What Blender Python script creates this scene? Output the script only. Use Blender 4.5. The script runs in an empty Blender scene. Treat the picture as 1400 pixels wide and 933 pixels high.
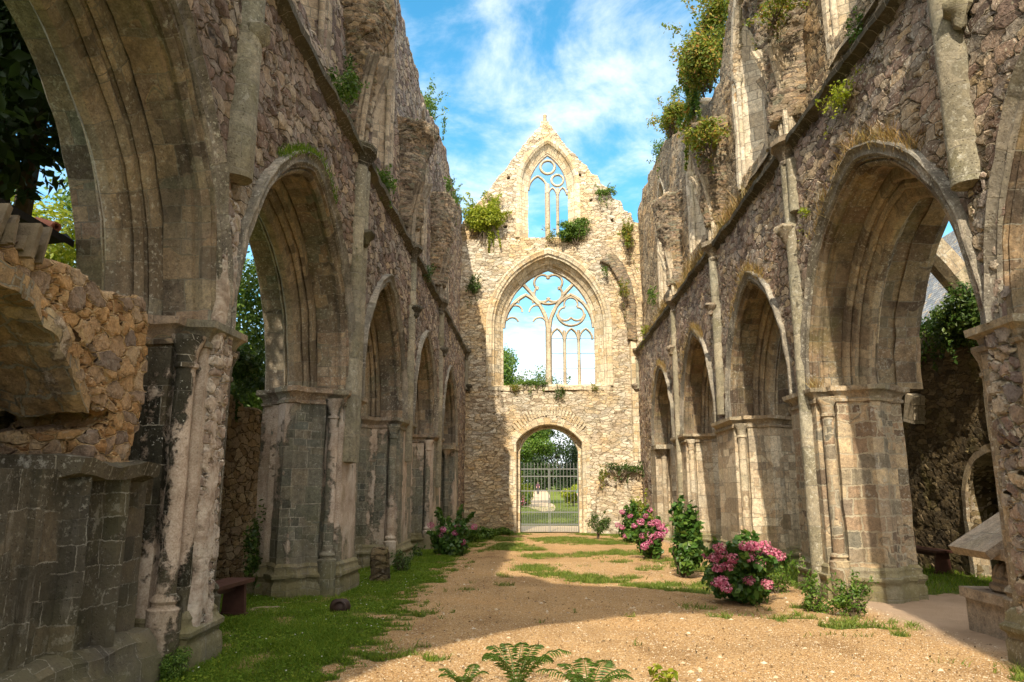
import bpy, bmesh, math, random
import numpy as np
from mathutils import Vector, Matrix
R = math.radians
random.seed(7)
rng = np.random.default_rng(11)
scene = bpy.context.scene
COL = scene.collection

# ------------------------------------------------------------------ camera maths (used to find where things stand)
F, TILT = 1000.0, math.atan(.2)
YAW = math.atan(35 / 1000 * math.cos(TILT))
EYE = 1.6
def ray(x, y):
    u = (x - 700) / F; v = -(y - 466.5) / F
    f = np.array([-math.sin(YAW) * math.cos(TILT), math.cos(YAW) * math.cos(TILT), math.sin(TILT)])
    r = np.array([math.cos(YAW), math.sin(YAW), 0.]); return f + u * r + v * np.cross(r, f)
def on(x, y, X=None, Y=None, Z=None):
    d = ray(x, y)
    t = X / d[0] if X is not None else Y / d[1] if Y is not None else (Z - EYE) / d[2]
    p = d * t; return Vector((p[0], p[1], p[2] + EYE))
def gz(Y):
    Y = np.asarray(Y, float)
    return np.where(Y < 8, 0, np.where(Y < 32, -.33 * (Y - 8) / 24, -.33 + np.minimum((Y - 32) * .014, 3.)))
def ong(x, y):
    z = 0.
    for _ in range(6):
        p = on(x, y, Z=z); z = float(gz(p.y))
    return Vector((p.x, p.y, z))

# ------------------------------------------------------------------ numpy noise
def _h(i, j, k, s):
    n = (i * 374761393 + j * 668265263 + k * 1440662683 + s * 1274126177).astype(np.int64) & 0x7fffffff
    n = ((n ^ (n >> 13)) * 1274126177) & 0x7fffffff
    return ((n ^ (n >> 16)) & 0xffff) / 65535.0
def vnoise(P, sc=1., seed=0):
    P = np.asarray(P, float) * sc; b = np.floor(P).astype(np.int64); f = P - b; f = f * f * (3 - 2 * f)
    o = 0
    for dx in (0, 1):
        for dy in (0, 1):
            for dz in (0, 1):
                w = (f[:, 0] if dx else 1 - f[:, 0]) * (f[:, 1] if dy else 1 - f[:, 1]) * (f[:, 2] if dz else 1 - f[:, 2])
                o = o + w * _h(b[:, 0] + dx, b[:, 1] + dy, b[:, 2] + dz, seed)
    return o * 2 - 1
def jitter(me, amp, sc, seed=0):
    n = len(me.vertices); co = np.empty(n * 3); me.vertices.foreach_get('co', co); co = co.reshape(-1, 3)
    d = np.stack([vnoise(co, sc, seed + k) for k in range(3)], 1)
    co = co + d * amp; me.vertices.foreach_set('co', co.ravel()); me.update()

# ------------------------------------------------------------------ objects
def link(name, me, mat=None, parent=None, smooth=True, ang=40):
    o = bpy.data.objects.new(name, me); COL.objects.link(o)
    if mat is not None:
        me.materials.clear(); me.materials.append(mat)
    if smooth and len(me.polygons):
        me.polygons.foreach_set('use_smooth', [True] * len(me.polygons))
        if ang: me.set_sharp_from_angle(angle=R(ang))
    if parent is not None:
        o.parent = parent; o.matrix_parent_inverse = Matrix.Translation(-parent.location)
    return o
def tag(o, label=None, cat=None, group=None, kind=None):
    if label: o['label'] = label
    if cat: o['category'] = cat
    if group: o['group'] = group
    if kind: o['kind'] = kind
    return o
def thing(name, loc, label, cat, group=None):
    o = bpy.data.objects.new(name, None); COL.objects.link(o); o.location = loc; o.empty_display_size = .2
    return tag(o, label, cat, group)

class MB:
    def __init__(s): s.v = []; s.f = []; s.uv = []
    def grid(s, P, U=None, closed=False):
        n, m = len(P), len(P[0]); b = len(s.v)
        for r in P: s.v.extend([tuple(p) for p in r])
        for i in range(n - 1):
            for j in range(m if closed else m - 1):
                k = (j + 1) % m
                s.f.append((b + i * m + j, b + i * m + k, b + (i + 1) * m + k, b + (i + 1) * m + j))
                if U is not None:
                    u0, u1 = U[i][j], U[i + 1][j]
                    kk = j + 1
                    s.uv.append((u0, U[i][kk], U[i + 1][kk], u1))
                else: s.uv.append(None)
    def face(s, pts, uv=None):
        b = len(s.v); s.v.extend([tuple(p) for p in pts]); s.f.append(tuple(range(b, b + len(pts)))); s.uv.append(uv)
    def box(s, c, size, rot=None, uvs=True, taper=1.):
        hx, hy, hz = [q / 2 for q in size]; M = rot or Matrix.Identity(3); c = Vector(c)
        def p(x, y, z):
            t = taper if z > 0 else 1.
            return c + M @ Vector((x * hx * t, y * hy * t, z * hz))
        for ax in range(3):
            for sg in (-1, 1):
                a, b2 = [(1, 2), (0, 2), (0, 1)][ax]; q = []; uv = []
                for (i, j) in ((-1, -1), (1, -1), (1, 1), (-1, 1)):
                    e = [0, 0, 0]; e[ax] = sg; e[a] = i; e[b2] = j; q.append(p(*e)); uv.append((i * size[a] / 2 + c[a], j * size[b2] / 2 + c[b2]))
                if sg < 0: q.reverse(); uv.reverse()
                s.face(q, uv)
    def tube(s, path, rad, n=8, cap=True):
        path = [Vector(p) for p in path]; rad = rad if hasattr(rad, '__len__') else [rad] * len(path); P = []; L = 0; U = []
        t0 = (path[1] - path[0]).normalized(); ref = Vector((0, 0, 1)) if abs(t0.z) < .9 else Vector((1, 0, 0))
        for i, p in enumerate(path):
            t = (path[min(i + 1, len(path) - 1)] - path[max(i - 1, 0)]).normalized()
            x = t.cross(ref).normalized(); y = t.cross(x).normalized()
            if i: L += (p - path[i - 1]).length
            P.append([p + (x * math.cos(2 * math.pi * k / n) + y * math.sin(2 * math.pi * k / n)) * rad[i] for k in range(n)])
            U.append([(2 * math.pi * rad[i] * k / n, L) for k in range(n + 1)])
        s.grid(P, U, True)
        if cap: s.face(P[0][::-1]); s.face(P[-1])
    def lathe(s, prof, c, n=16, axis=None, a0=0, a1=2 * math.pi, sx=1, sy=1):
        c = Vector(c); M = axis or Matrix.Identity(3); P = []; U = []; L = 0; full = a1 - a0 > 6.2
        for i, (r, z) in enumerate(prof):
            if i: L += math.hypot(r - prof[i - 1][0], z - prof[i - 1][1])
            m = n if full else n + 1
            P.append([c + M @ Vector((sx * r * math.cos(a0 + (a1 - a0) * k / n), sy * r * math.sin(a0 + (a1 - a0) * k / n), z)) for k in range(m)])
            U.append([(r * (a1 - a0) * k / n, L) for k in range(m + 1)])
        s.grid(P, U, full)
    def mesh(s, name):
        me = bpy.data.meshes.new(name); me.from_pydata(s.v, [], s.f)
        uvl = me.uv_layers.new(name='UVMap'); d = np.zeros((len(me.loops), 2)); i = 0
        for f, u in zip(s.f, s.uv):
            for k in range(len(f)):
                if u is not None: d[i] = u[k]
                else: d[i] = (s.v[f[k]][1] + s.v[f[k]][0], s.v[f[k]][2])
                i += 1
        uvl.data.foreach_set('uv', d.ravel()); me.validate(); return me
    def build(s, name, mat, parent=None, smooth=True, ang=40, wear=0, wsc=3., seed=0, fix=True):
        me = s.mesh(name)
        if fix:
            bm = bmesh.new(); bm.from_mesh(me); bmesh.ops.remove_doubles(bm, verts=bm.verts, dist=1e-5); bmesh.ops.recalc_face_normals(bm, faces=bm.faces); bm.to_mesh(me); bm.free()
        if wear: jitter(me, wear, wsc, seed); jitter(me, wear * .5, wsc * 4, seed + 9)
        return link(name, me, mat, parent, smooth, ang)

def tri_mesh(name, V, T):
    me = bpy.data.meshes.new(name); V = np.asarray(V, np.float32); T = np.asarray(T, np.int32); k = T.shape[1]
    me.vertices.add(len(V)); me.vertices.foreach_set('co', V.ravel()); me.loops.add(T.size); me.loops.foreach_set('vertex_index', T.ravel())
    me.polygons.add(len(T)); me.polygons.foreach_set('loop_start', np.arange(len(T), dtype=np.int32) * k)
    me.update(calc_edges=True); return me

def remesh(me, voxel):
    o = bpy.data.objects.new('tmp', me); COL.objects.link(o)
    m = o.modifiers.new('r', 'REMESH'); m.mode = 'VOXEL'; m.voxel_size = voxel
    dg = bpy.context.evaluated_depsgraph_get(); r = bpy.data.meshes.new_from_object(o.evaluated_get(dg))
    bpy.data.objects.remove(o); return r
def slab(outline, holes, d0, d1, pos):
    cu = bpy.data.curves.new('c', 'CURVE'); cu.dimensions = '2D'; cu.fill_mode = 'BOTH'; cu.extrude = (d1 - d0) / 2
    for pts in [outline] + list(holes):
        sp = cu.splines.new('POLY'); sp.points.add(len(pts) - 1); sp.use_cyclic_u = True
        for p, (a, b) in zip(sp.points, pts): p.co = (a, b, 0, 1)
    o = bpy.data.objects.new('c', cu); COL.objects.link(o)
    dg = bpy.context.evaluated_depsgraph_get(); me = bpy.data.meshes.new_from_object(o.evaluated_get(dg)); bpy.data.objects.remove(o)
    for v in me.vertices: v.co = Vector(pos(d0 + v.co.z + (d1 - d0) / 2, v.co.x, v.co.y))
    bm = bmesh.new(); bm.from_mesh(me); bmesh.ops.remove_doubles(bm, verts=bm.verts, dist=1e-4); bmesh.ops.recalc_face_normals(bm, faces=bm.faces); bm.to_mesh(me); bm.free()
    return me
def join(*mes):
    bm = bmesh.new()
    for m in mes: bm.from_mesh(m)
    me = bpy.data.meshes.new('j'); bm.to_mesh(me); bm.free(); return me
def rough_line(a, b, n, amp, seed):
    r = random.Random(seed); return [(a[0] + (b[0] - a[0]) * i / n + r.uniform(-amp, amp) * .4, a[1] + (b[1] - a[1]) * i / n + r.uniform(-amp, amp)) for i in range(n + 1)]
def masonry(name, me, voxel, mat, parent, und=.03, seed=3):
    r = remesh(me, voxel); jitter(r, und, .9, seed); jitter(r, und * .5, 3.1, seed + 5)
    return link(name, r, mat, parent, True, None)

# ------------------------------------------------------------------ materials
class N:
    def __init__(s, name, disp='BUMP'):
        s.m = bpy.data.materials.new(name); s.m.use_nodes = True; s.t = s.m.node_tree; s.t.nodes.clear()
        s.m.displacement_method = disp; s.out = s.t.nodes.new('ShaderNodeOutputMaterial')
    def n(s, ty, **k):
        q = s.t.nodes.new(ty)
        for a, b in k.items(): setattr(q, a, b)
        return q
    def put(s, sock, v):
        if isinstance(v, bpy.types.NodeSocket): s.t.links.new(v, sock)
        elif v is not None: sock.default_value = (tuple(v) + (1,)) if hasattr(v, '__len__') and len(v) == 3 and sock.type == 'RGBA' else v
    def co(s, kind='Object'): return s.n('ShaderNodeTexCoord').outputs[kind]
    def mp(s, v, sc=(1, 1, 1), loc=(0, 0, 0), rot=(0, 0, 0)):
        q = s.n('ShaderNodeMapping'); s.put(q.inputs[0], v); q.inputs[1].default_value = loc; q.inputs[2].default_value = rot; q.inputs[3].default_value = sc; return q.outputs[0]
    def noise(s, v, sc, det=4, ro=.55, o=0):
        q = s.n('ShaderNodeTexNoise'); s.put(q.inputs['Vector'], v); q.inputs['Scale'].default_value = sc; q.inputs['Detail'].default_value = det; q.inputs['Roughness'].default_value = ro; return q.outputs[o]
    def vor(s, v, sc, feat='F1', o=0, rnd=1.):
        q = s.n('ShaderNodeTexVoronoi', feature=feat); s.put(q.inputs['Vector'], v); q.inputs['Scale'].default_value = sc; q.inputs['Randomness'].default_value = rnd; return q.outputs[o]
    def m2(s, op, a, b=None, c=None, clamp=False):
        q = s.n('ShaderNodeMath', operation=op, use_clamp=clamp); s.put(q.inputs[0], a); s.put(q.inputs[1], b)
        if c is not None: s.put(q.inputs[2], c)
        return q.outputs[0]
    def vm(s, op, a, b):
        q = s.n('ShaderNodeVectorMath', operation=op); s.put(q.inputs[0], a); s.put(q.inputs[1], b); return q.outputs[0]
    def rng(s, v, a, b, c=0., d=1., smooth=True):
        q = s.n('ShaderNodeMapRange', interpolation_type='SMOOTHSTEP' if smooth else 'LINEAR'); s.put(q.inputs[0], v)
        for i, x in enumerate((a, b, c, d)): q.inputs[i + 1].default_value = x
        return q.outputs[0]
    def ramp(s, v, cols, const=False):
        q = s.n('ShaderNodeValToRGB'); s.put(q.inputs[0], v); e = q.color_ramp.elements
        if const: q.color_ramp.interpolation = 'CONSTANT'
        while len(e) < len(cols): e.new(.5)
        for i, (p, c) in enumerate(cols): e[i].position = p; e[i].color = tuple(c) + (1,)
        return q.outputs[0]
    def mix(s, f, a, b, mode='MIX'):
        q = s.n('ShaderNodeMix', data_type='RGBA', blend_type=mode); s.put(q.inputs[0], f); s.put(q.inputs[6], a); s.put(q.inputs[7], b); return q.outputs[2]
    def xyz(s, v): return s.n('ShaderNodeSeparateXYZ').outputs if False else s._x(v)
    def _x(s, v):
        q = s.n('ShaderNodeSeparateXYZ'); s.put(q.inputs[0], v); return q.outputs
    def finish(s, col, rough=.9, h=None, hs=.03, bump=None, bs=1., spec=.25, trans=0., metal=0.):
        p = s.n('ShaderNodeBsdfPrincipled'); s.put(p.inputs['Base Color'], col); s.put(p.inputs['Roughness'], rough); p.inputs['Specular IOR Level'].default_value = spec; p.inputs['Metallic'].default_value = metal
        if bump is not None:
            b = s.n('ShaderNodeBump'); b.inputs['Strength'].default_value = bs; b.inputs['Distance'].default_value = hs; s.put(b.inputs['Height'], bump); s.t.links.new(b.outputs[0], p.inputs['Normal'])
        sh = p.outputs[0]
        if trans:
            tr = s.n('ShaderNodeBsdfTranslucent'); s.put(tr.inputs[0], col); mx = s.n('ShaderNodeMixShader'); mx.inputs[0].default_value = trans
            s.t.links.new(sh, mx.inputs[1]); s.t.links.new(tr.outputs[0], mx.inputs[2]); sh = mx.outputs[0]
        s.t.links.new(sh, s.out.inputs[0])
        if h is not None:
            d = s.n('ShaderNodeDisplacement'); s.put(d.inputs['Height'], h); d.inputs['Midlevel'].default_value = .5; d.inputs['Scale'].default_value = hs; s.t.links.new(d.outputs[0], s.out.inputs[2])
        return s.m

def weather(n, c, col, lichen, moss, dark, seed):
    cool = n.m2('MULTIPLY', n.rng(n.noise(n.mp(c, loc=(seed * 7.1, 2, seed)), .75, 4, .6), .46, .62), .45 if lichen > .25 else .2)
    col = n.mix(cool, col, n.mix(1., col, (.86, .96, 1.08), 'MULTIPLY'))
    speck = n.m2('MULTIPLY', n.rng(n.noise(n.mp(c, loc=(seed, 9, 4)), 34., 4, .7), .58, .68), n.rng(n.noise(n.mp(c, loc=(3, seed, 6)), 1.6, 4), .42, .6))
    col = n.mix(n.m2('MULTIPLY', speck, .55), col, (.035, .03, .026))
    crust = n.m2('MULTIPLY', n.rng(n.noise(n.mp(c, loc=(seed, 1, 8)), 10., 6, .78), .55, .62), n.rng(n.noise(n.mp(c, loc=(5, 2, seed)), 1.1, 3), .47, .6))
    col = n.mix(n.m2('MULTIPLY', crust, min(.75, lichen * .95)), col, (.46, .45, .4))
    off = n.mp(c, loc=(seed * 3.1, seed * 1.7, seed * 5.3))
    big = n.noise(off, .45, 3)
    if dark:
        st = n.noise(n.mp(off, sc=(2.2, 2.2, .35)), 1., 5, .65)
        col = n.mix(n.m2('MULTIPLY', n.rng(st, .5, .68), dark), col, (.045, .04, .034))
    if moss:
        mo = n.m2('MULTIPLY', n.rng(n.noise(off, 1.3, 5, .7), .52, .7), moss)
        col = n.mix(mo, col, (.16, .145, .045))
    if lichen:
        l = n.m2('MULTIPLY', n.rng(n.noise(off, 22., 3, .7), .56, .66), n.rng(big, .4, .62))
        col = n.mix(n.m2('MULTIPLY', l, lichen), col, (.62, .6, .52))
        l2 = n.rng(n.vor(off, 7.), .16, .08); l2 = n.m2('MULTIPLY', l2, n.rng(n.noise(off, 2.3), .55, .68))
        col = n.mix(n.m2('MULTIPLY', l2, lichen * .8), col, (.5, .47, .34))
    return col

def rubble(name, cols, scale=3.4, squash=1.75, mortar=(.34, .29, .22), hs=.07, edge=.055, lichen=.35, moss=.15, dark=.25, seed=0, tint=None, plaster=0., disp='BOTH', alongx=1., zmoss=0.):
    n = N(name, disp); c = n.co()
    w = n.vm('ADD', c, n.vm('MULTIPLY', n.vm('SUBTRACT', n.noise(c, 1.7, 2, o=1), (.5, .5, .5)), (.22, .22, .16)))
    w = n.vm('ADD', w, n.vm('MULTIPLY', n.vm('SUBTRACT', n.noise(c, 9., 2, o=1), (.5, .5, .5)), (.045, .045, .045)))
    w = n.mp(w, sc=(1, alongx, squash), loc=(seed * 1.3, seed, seed * .7))
    e = n.vor(w, scale, 'DISTANCE_TO_EDGE', rnd=.95); rc = n.vor(w, scale, 'F1', 1)
    rr = n._x(rc)
    m = n.rng(e, .015, edge)
    fine = n.noise(c, 14., 6, .7); fin2 = n.noise(c, 55., 3, .6)
    col = n.ramp(rr[0], cols)
    col = n.mix(1., col, n.ramp(n.m2('ADD', n.m2('MULTIPLY', fine, .65), n.m2('MULTIPLY', fin2, .35)), [(.3, (.4, .375, .36)), (.5, (1, 1, 1)), (.7, (1.55, 1.5, 1.42))]), 'MULTIPLY')
    big = n.noise(n.mp(c, loc=(seed, 3, 8)), .5, 3)
    if tint: col = n.mix(n.m2('MULTIPLY', n.rng(big, .42, .62), .6), col, n.mix(1., col, tint, 'MULTIPLY'))
    mort = n.mix(n.noise(c, 6., 4), tuple(q * .55 for q in mortar), tuple(min(1, q * 1.3) for q in mortar))
    col = n.mix(m, mort, col)
    h = n.m2('ADD', n.m2('MULTIPLY', m, n.m2('ADD', n.m2('MULTIPLY', rr[1], .55), .4)), n.m2('MULTIPLY', n.m2('SUBTRACT', fine, .5), .3))
    if plaster:
        pn = n.m2('ADD', n.noise(n.mp(c, sc=(1.4, 1.4, .55), loc=(seed * 2, 0, 1)), 1., 5, .6), n.m2('MULTIPLY', n.noise(c, 8., 4), .2))
        pm = n.rng(pn, .62 - plaster * .25, .645 - plaster * .25)
        pc = n.ramp(n.noise(c, 4.5, 7, .75), [(.34, (.22, .165, .125)), (.48, (.44, .35, .28)), (.6, (.6, .52, .44))])
        col = n.mix(pm, col, pc); h = n.m2('ADD', n.m2('MULTIPLY', h, n.m2('SUBTRACT', 1.05, pm)), n.m2('MULTIPLY', pm, n.m2('ADD', .85, n.m2('MULTIPLY', fine, .25))))
    col = weather(n, c, col, lichen, moss, dark, seed)
    if zmoss:
        z = n._x(n.n('ShaderNodeNewGeometry').outputs['Position'])[2]
        zz = n.m2('MULTIPLY', n.rng(z, 1.2, -.2), n.rng(n.noise(c, 2.6, 4), .35, .62))
        col = n.mix(n.m2('MULTIPLY', zz, zmoss), col, (.13, .13, .05))
    return n.finish(col, .92, h if disp != 'BUMP' else None, hs, bump=(h if disp == 'BUMP' else n.m2('ADD', n.m2('MULTIPLY', fine, .7), n.m2('MULTIPLY', fin2, .3))), bs=(.9 if disp == 'BUMP' else .5), spec=.2)

def ashlar(name, cols, bw=.46, bh=.29, mortar=(.36, .32, .25), msize=.008, lichen=.4, moss=.2, dark=.3, plaster=0., seed=0, white=0., zmoss=0., rot=False, pit=.5, wob=1., two=True):
    n = N(name, 'BUMP'); c = n.co(); uv = n.co('UV')
    w = n.vm('ADD', uv, n.vm('MULTIPLY', n.vm('SUBTRACT', n.noise(c, 3., 3, o=1), (.5, .5, .5)), (.03 * wob, .03 * wob, 0)))
    w = n.vm('ADD', w, n.vm('MULTIPLY', n.vm('SUBTRACT', n.noise(c, 25., 2, o=1), (.5, .5, .5)), (.012 * wob, .012 * wob, 0)))
    b = n.n('ShaderNodeTexBrick'); n.put(b.inputs['Vector'], w); b.offset = .37; b.squash = .72; b.squash_frequency = 3
    b.inputs['Color1'].default_value = (0, 0, 0, 1); b.inputs['Color2'].default_value = (1, 1, 1, 1); b.inputs['Mortar'].default_value = (.5, .5, .5, 1)
    for k, v in (('Scale', 1), ('Mortar Size', msize), ('Mortar Smooth', .25), ('Bias', 0), ('Brick Width', bw), ('Row Height', bh)): b.inputs[k].default_value = v
    b2 = n.n('ShaderNodeTexBrick'); n.put(b2.inputs['Vector'], n.vm('ADD', w, (.13, .07, 0))); b2.offset = .43; b2.squash = .6; b2.squash_frequency = 2
    b2.inputs['Color1'].default_value = (0, 0, 0, 1); b2.inputs['Color2'].default_value = (1, 1, 1, 1); b2.inputs['Mortar'].default_value = (.5, .5, .5, 1)
    for k, v in (('Scale', 1), ('Mortar Size', msize), ('Mortar Smooth', .25), ('Bias', 0), ('Brick Width', bw * .62), ('Row Height', bh * (.5 if bh < 1 else 1))): b2.inputs[k].default_value = v
    sel = 0. if not two else n.rng(n.noise(n.mp(c, loc=(seed * 2.3, 1, 4)), .9, 2), .53, .55)
    t, mo = (b.outputs[0], b.outputs[1]) if not two else (n.mix(sel, b.outputs[0], b2.outputs[0]), n.m2('ADD', n.m2('MULTIPLY', b.outputs[1], n.m2('SUBTRACT', 1., sel)), n.m2('MULTIPLY', b2.outputs[1], sel)))
    fine = n.noise(c, 13., 6, .7); fin2 = n.noise(c, 60., 3, .6); big = n.noise(n.mp(c, loc=(seed, 4, 1)), .8, 3)
    col = n.ramp(t, cols)
    col = n.mix(1., col, n.ramp(n.m2('ADD', n.m2('MULTIPLY', fine, .6), n.m2('MULTIPLY', fin2, .4)), [(.3, (.36, .34, .32)), (.5, (1, 1, 1)), (.7, (1.7, 1.65, 1.53))]), 'MULTIPLY')
    col = n.mix(n.m2('MULTIPLY', n.rng(big, .4, .65), .35), col, (.2, .17, .13))
    # ragged white lime runs out of the joints
    if white:
        wn = n.m2('MULTIPLY', n.rng(n.noise(c, 7., 5, .75), .46, .56), n.rng(n.noise(c, 1.1, 3), .4, .55))
        b2 = n.m2('MULTIPLY', n.rng(mo, .05, .6), n.rng(n.noise(c, 17., 5, .75), .36, .56))
        col = n.mix(n.m2('MULTIPLY', n.m2('MULTIPLY', b2, n.rng(n.noise(c, 1.7, 4), .4, .56)), white), col, (.6, .56, .48))
        st = n.m2('MULTIPLY', n.rng(n.noise(n.mp(c, sc=(9, 9, 1.1)), 1., 5, .7), .57, .64), n.rng(n.noise(c, .9, 3), .5, .64))
        col = n.mix(n.m2('MULTIPLY', st, white * .45), col, (.5, .46, .4))
        sp = n.m2('MULTIPLY', n.rng(n.noise(c, 38., 2, .6), .62, .68), wn); col = n.mix(n.m2('MULTIPLY', sp, white), col, (.7, .68, .62))
    else:
        col = n.mix(n.rng(mo, .1, .8), col, n.mix(n.noise(c, 5., 4), tuple(q * .4 for q in mortar), mortar))
    pits = n.rng(n.vor(c, 30., 'F1'), .05, .26); pits = n.m2('MAXIMUM', pits, n.rng(n.noise(c, 4., 3), .58, .42))
    h = n.m2('ADD', n.m2('MULTIPLY', n.m2('SUBTRACT', 1., mo), .5), n.m2('ADD', n.m2('MULTIPLY', t, .18), n.m2('MULTIPLY', fine, .55)))
    h = n.m2('ADD', h, n.m2('MULTIPLY', pits, pit * .4)); col = n.mix(n.m2('MULTIPLY', n.m2('SUBTRACT', 1., pits), pit * .6), col, (.05, .042, .035))
    if plaster:
        pn = n.m2('ADD', n.noise(n.mp(c, sc=(1.5, 1.5, .28), loc=(seed * 2, 0, 1)), 1., 3, .5), n.m2('ADD', n.m2('MULTIPLY', n.noise(c, 6., 6, .75), .3), -.15))
        pm = n.rng(pn, .63 - plaster * .25, .665 - plaster * .25)
        pc = n.ramp(n.m2('ADD', n.m2('MULTIPLY', n.noise(c, 2.6, 6, .7), .6), n.m2('MULTIPLY', fin2, .4)), [(.34, (.22, .16, .12)), (.46, (.42, .33, .26)), (.56, (.56, .46, .38)), (.66, (.68, .62, .54))])
        col = n.mix(pm, col, pc); h = n.m2('ADD', n.m2('MULTIPLY', h, n.m2('SUBTRACT', 1., pm)), n.m2('MULTIPLY', pm, n.m2('ADD', 1.5, n.m2('MULTIPLY', fine, .3))))
    col = weather(n, c, col, lichen, moss, dark, seed)
    if zmoss:
        z = n._x(n.n('ShaderNodeNewGeometry').outputs['Position'])[2]
        zz = n.m2('MULTIPLY', n.rng(z, 1.1, -.1), n.rng(n.noise(c, 2.2, 4), .3, .6))
        col = n.mix(n.m2('MULTIPLY', zz, zmoss), col, (.15, .135, .06))
    return n.finish(col, .9, bump=h, hs=.032, bs=1., spec=.2)

def leafmat(name, cols, trans=.35, rough=.5, spec=.35):
    n = N(name); r = n.n('ShaderNodeNewGeometry').outputs['Random Per Island']; c = n.co()
    col = n.ramp(r, cols); col = n.mix(n.m2('MULTIPLY', n.rng(n.noise(c, 1.6, 3), .4, .65), .5), col, n.mix(1., col, (.62, .7, .5), 'MULTIPLY'))
    return n.finish(col, rough, spec=spec, trans=trans)
def plain(name, c, rough=.6, var=.25, sc=12., metal=0., spec=.3, bs=.3, hs=.01):
    n = N(name); o = n.co(); f = n.noise(o, sc, 5, .65)
    return n.finish(n.mix(f, tuple(q * (1 - var * 1.6) for q in c), tuple(min(1, q * (1 + var)) for q in c)), rough, bump=f, hs=hs, bs=bs, spec=spec, metal=metal)

PUR = [(0., (.12, .085, .07)), (.18, (.27, .19, .155)), (.32, (.40, .31, .245)), (.45, (.2, .165, .15)), (.58, (.33, .285, .24)), (.7, (.46, .35, .23)), (.83, (.18, .13, .115)), (1., (.5, .41, .31))]
GRY = [(0., (.16, .12, .085)), (.25, (.28, .22, .155)), (.45, (.4, .32, .215)), (.6, (.24, .21, .155)), (.8, (.34, .25, .16)), (1., (.47, .38, .26))]
BRN = [(0., (.11, .085, .065)), (.2, (.2, .16, .12)), (.4, (.33, .255, .18)), (.55, (.19, .19, .145)), (.7, (.38, .28, .18)), (.85, (.25, .18, .14)), (1., (.42, .34, .25))]
CRM = [(0., (.4, .33, .24)), (.4, (.52, .44, .33)), (.75, (.6, .52, .4)), (1., (.46, .36, .24))]
TAN = [(0., (.3, .235, .17)), (.2, (.5, .42, .32)), (.45, (.62, .55, .44)), (.6, (.42, .36, .29)), (.8, (.56, .44, .29)), (1., (.68, .62, .52))]
DRK = [(0., (.018, .018, .013)), (.4, (.04, .037, .027)), (.7, (.066, .058, .04)), (1., (.11, .085, .055))]
GRN = [(0., (.1, .1, .08)), (.3, (.17, .17, .13)), (.6, (.24, .21, .16)), (.8, (.14, .15, .13)), (1., (.3, .25, .18))]
M = {}
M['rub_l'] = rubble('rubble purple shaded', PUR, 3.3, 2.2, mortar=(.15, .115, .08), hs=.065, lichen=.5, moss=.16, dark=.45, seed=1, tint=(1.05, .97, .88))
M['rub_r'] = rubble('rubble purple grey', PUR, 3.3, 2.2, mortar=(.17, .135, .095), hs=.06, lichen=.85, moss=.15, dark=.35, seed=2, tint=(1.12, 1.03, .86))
M['cler'] = rubble('rubble clerestory', GRY, 3.7, 2.3, mortar=(.2, .16, .11), hs=.06, lichen=.5, moss=.22, dark=.35, seed=3, tint=(1.3, 1.06, .75))
M['gable'] = rubble('rubble gable', TAN, 3.3, 2.5, mortar=(.4, .33, .22), hs=.085, lichen=.4, moss=.12, dark=.18, seed=4, tint=(1.15, .95, .62))
M['aisle'] = rubble('rubble aisle ochre', [(0., (.2, .13, .07)), (.3, (.4, .29, .16)), (.55, (.26, .19, .12)), (.75, (.46, .36, .23)), (1., (.3, .22, .15))], 2.9, 2.6, mortar=(.16, .12, .08), hs=.07, lichen=.2, moss=.3, dark=.25, seed=5)
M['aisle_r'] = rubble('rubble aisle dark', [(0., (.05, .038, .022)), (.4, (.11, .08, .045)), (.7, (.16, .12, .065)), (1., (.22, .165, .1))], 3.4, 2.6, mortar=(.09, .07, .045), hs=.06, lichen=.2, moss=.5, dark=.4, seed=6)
M['ochre'] = rubble('rubble ochre', [(0., (.3, .17, .08)), (.3, (.46, .28, .13)), (.55, (.36, .25, .16)), (.75, (.2, .15, .12)), (1., (.52, .37, .22))], 5.0, 1.7, mortar=(.48, .33, .17), hs=.06, lichen=.25, moss=.05, dark=.15, seed=7)
M['scar'] = rubble('rubble core limewashed', [(0., (.22, .16, .13)), (.4, (.42, .34, .28)), (.7, (.56, .49, .42)), (1., (.3, .22, .17))], 6.5, 1.2, mortar=(.6, .53, .45), hs=.06, edge=.1, lichen=.3, moss=.03, dark=.2, seed=8, plaster=.2)
M['scar_r'] = rubble('rubble core grey', PUR, 5.5, 1.2, mortar=(.5, .42, .3), hs=.08, edge=.1, lichen=.6, moss=.1, dark=.1, seed=9)
M['conoid'] = rubble('rubble vault springer', BRN, 5.2, 3.4, hs=.07, lichen=.4, moss=.3, dark=.2, seed=10, tint=(1.15, 1., .75))
M['ash_r_shade'] = ashlar('ashlar arch painted shade', [(0., (.1, .07, .05)), (.2, (.2, .145, .095)), (.4, (.3, .225, .14)), (.55, (.16, .135, .09)), (.7, (.34, .25, .15)), (.85, (.2, .13, .09)), (1., (.36, .29, .19))], .5, .33, msize=.007, lichen=.5, moss=.35, dark=.6, seed=22, wob=1.6, pit=.8)  # right arcade ashlar darkened and browned, soffit shade put into the colour
M['ash_l'] = ashlar('ashlar arcade shaded', BRN, .5, .32, msize=.006, wob=1.4, lichen=.6, moss=.2, dark=.45, seed=1)  # shaded copy of the arcade ashlar, shade put into the darker palette
M['ash_r'] = ashlar('ashlar arcade sunny', GRY, .5, .33, msize=.005, lichen=.7, moss=.25, dark=.35, seed=2, wob=1.6, pit=.8)  # sunlit copy, palette lightened to carry part of the sunlight
M['ash_pl'] = ashlar('ashlar pier plastered', GRN, .4, .27, lichen=.35, moss=.25, dark=.4, plaster=.66, seed=3, zmoss=.8, white=.5)
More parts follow.
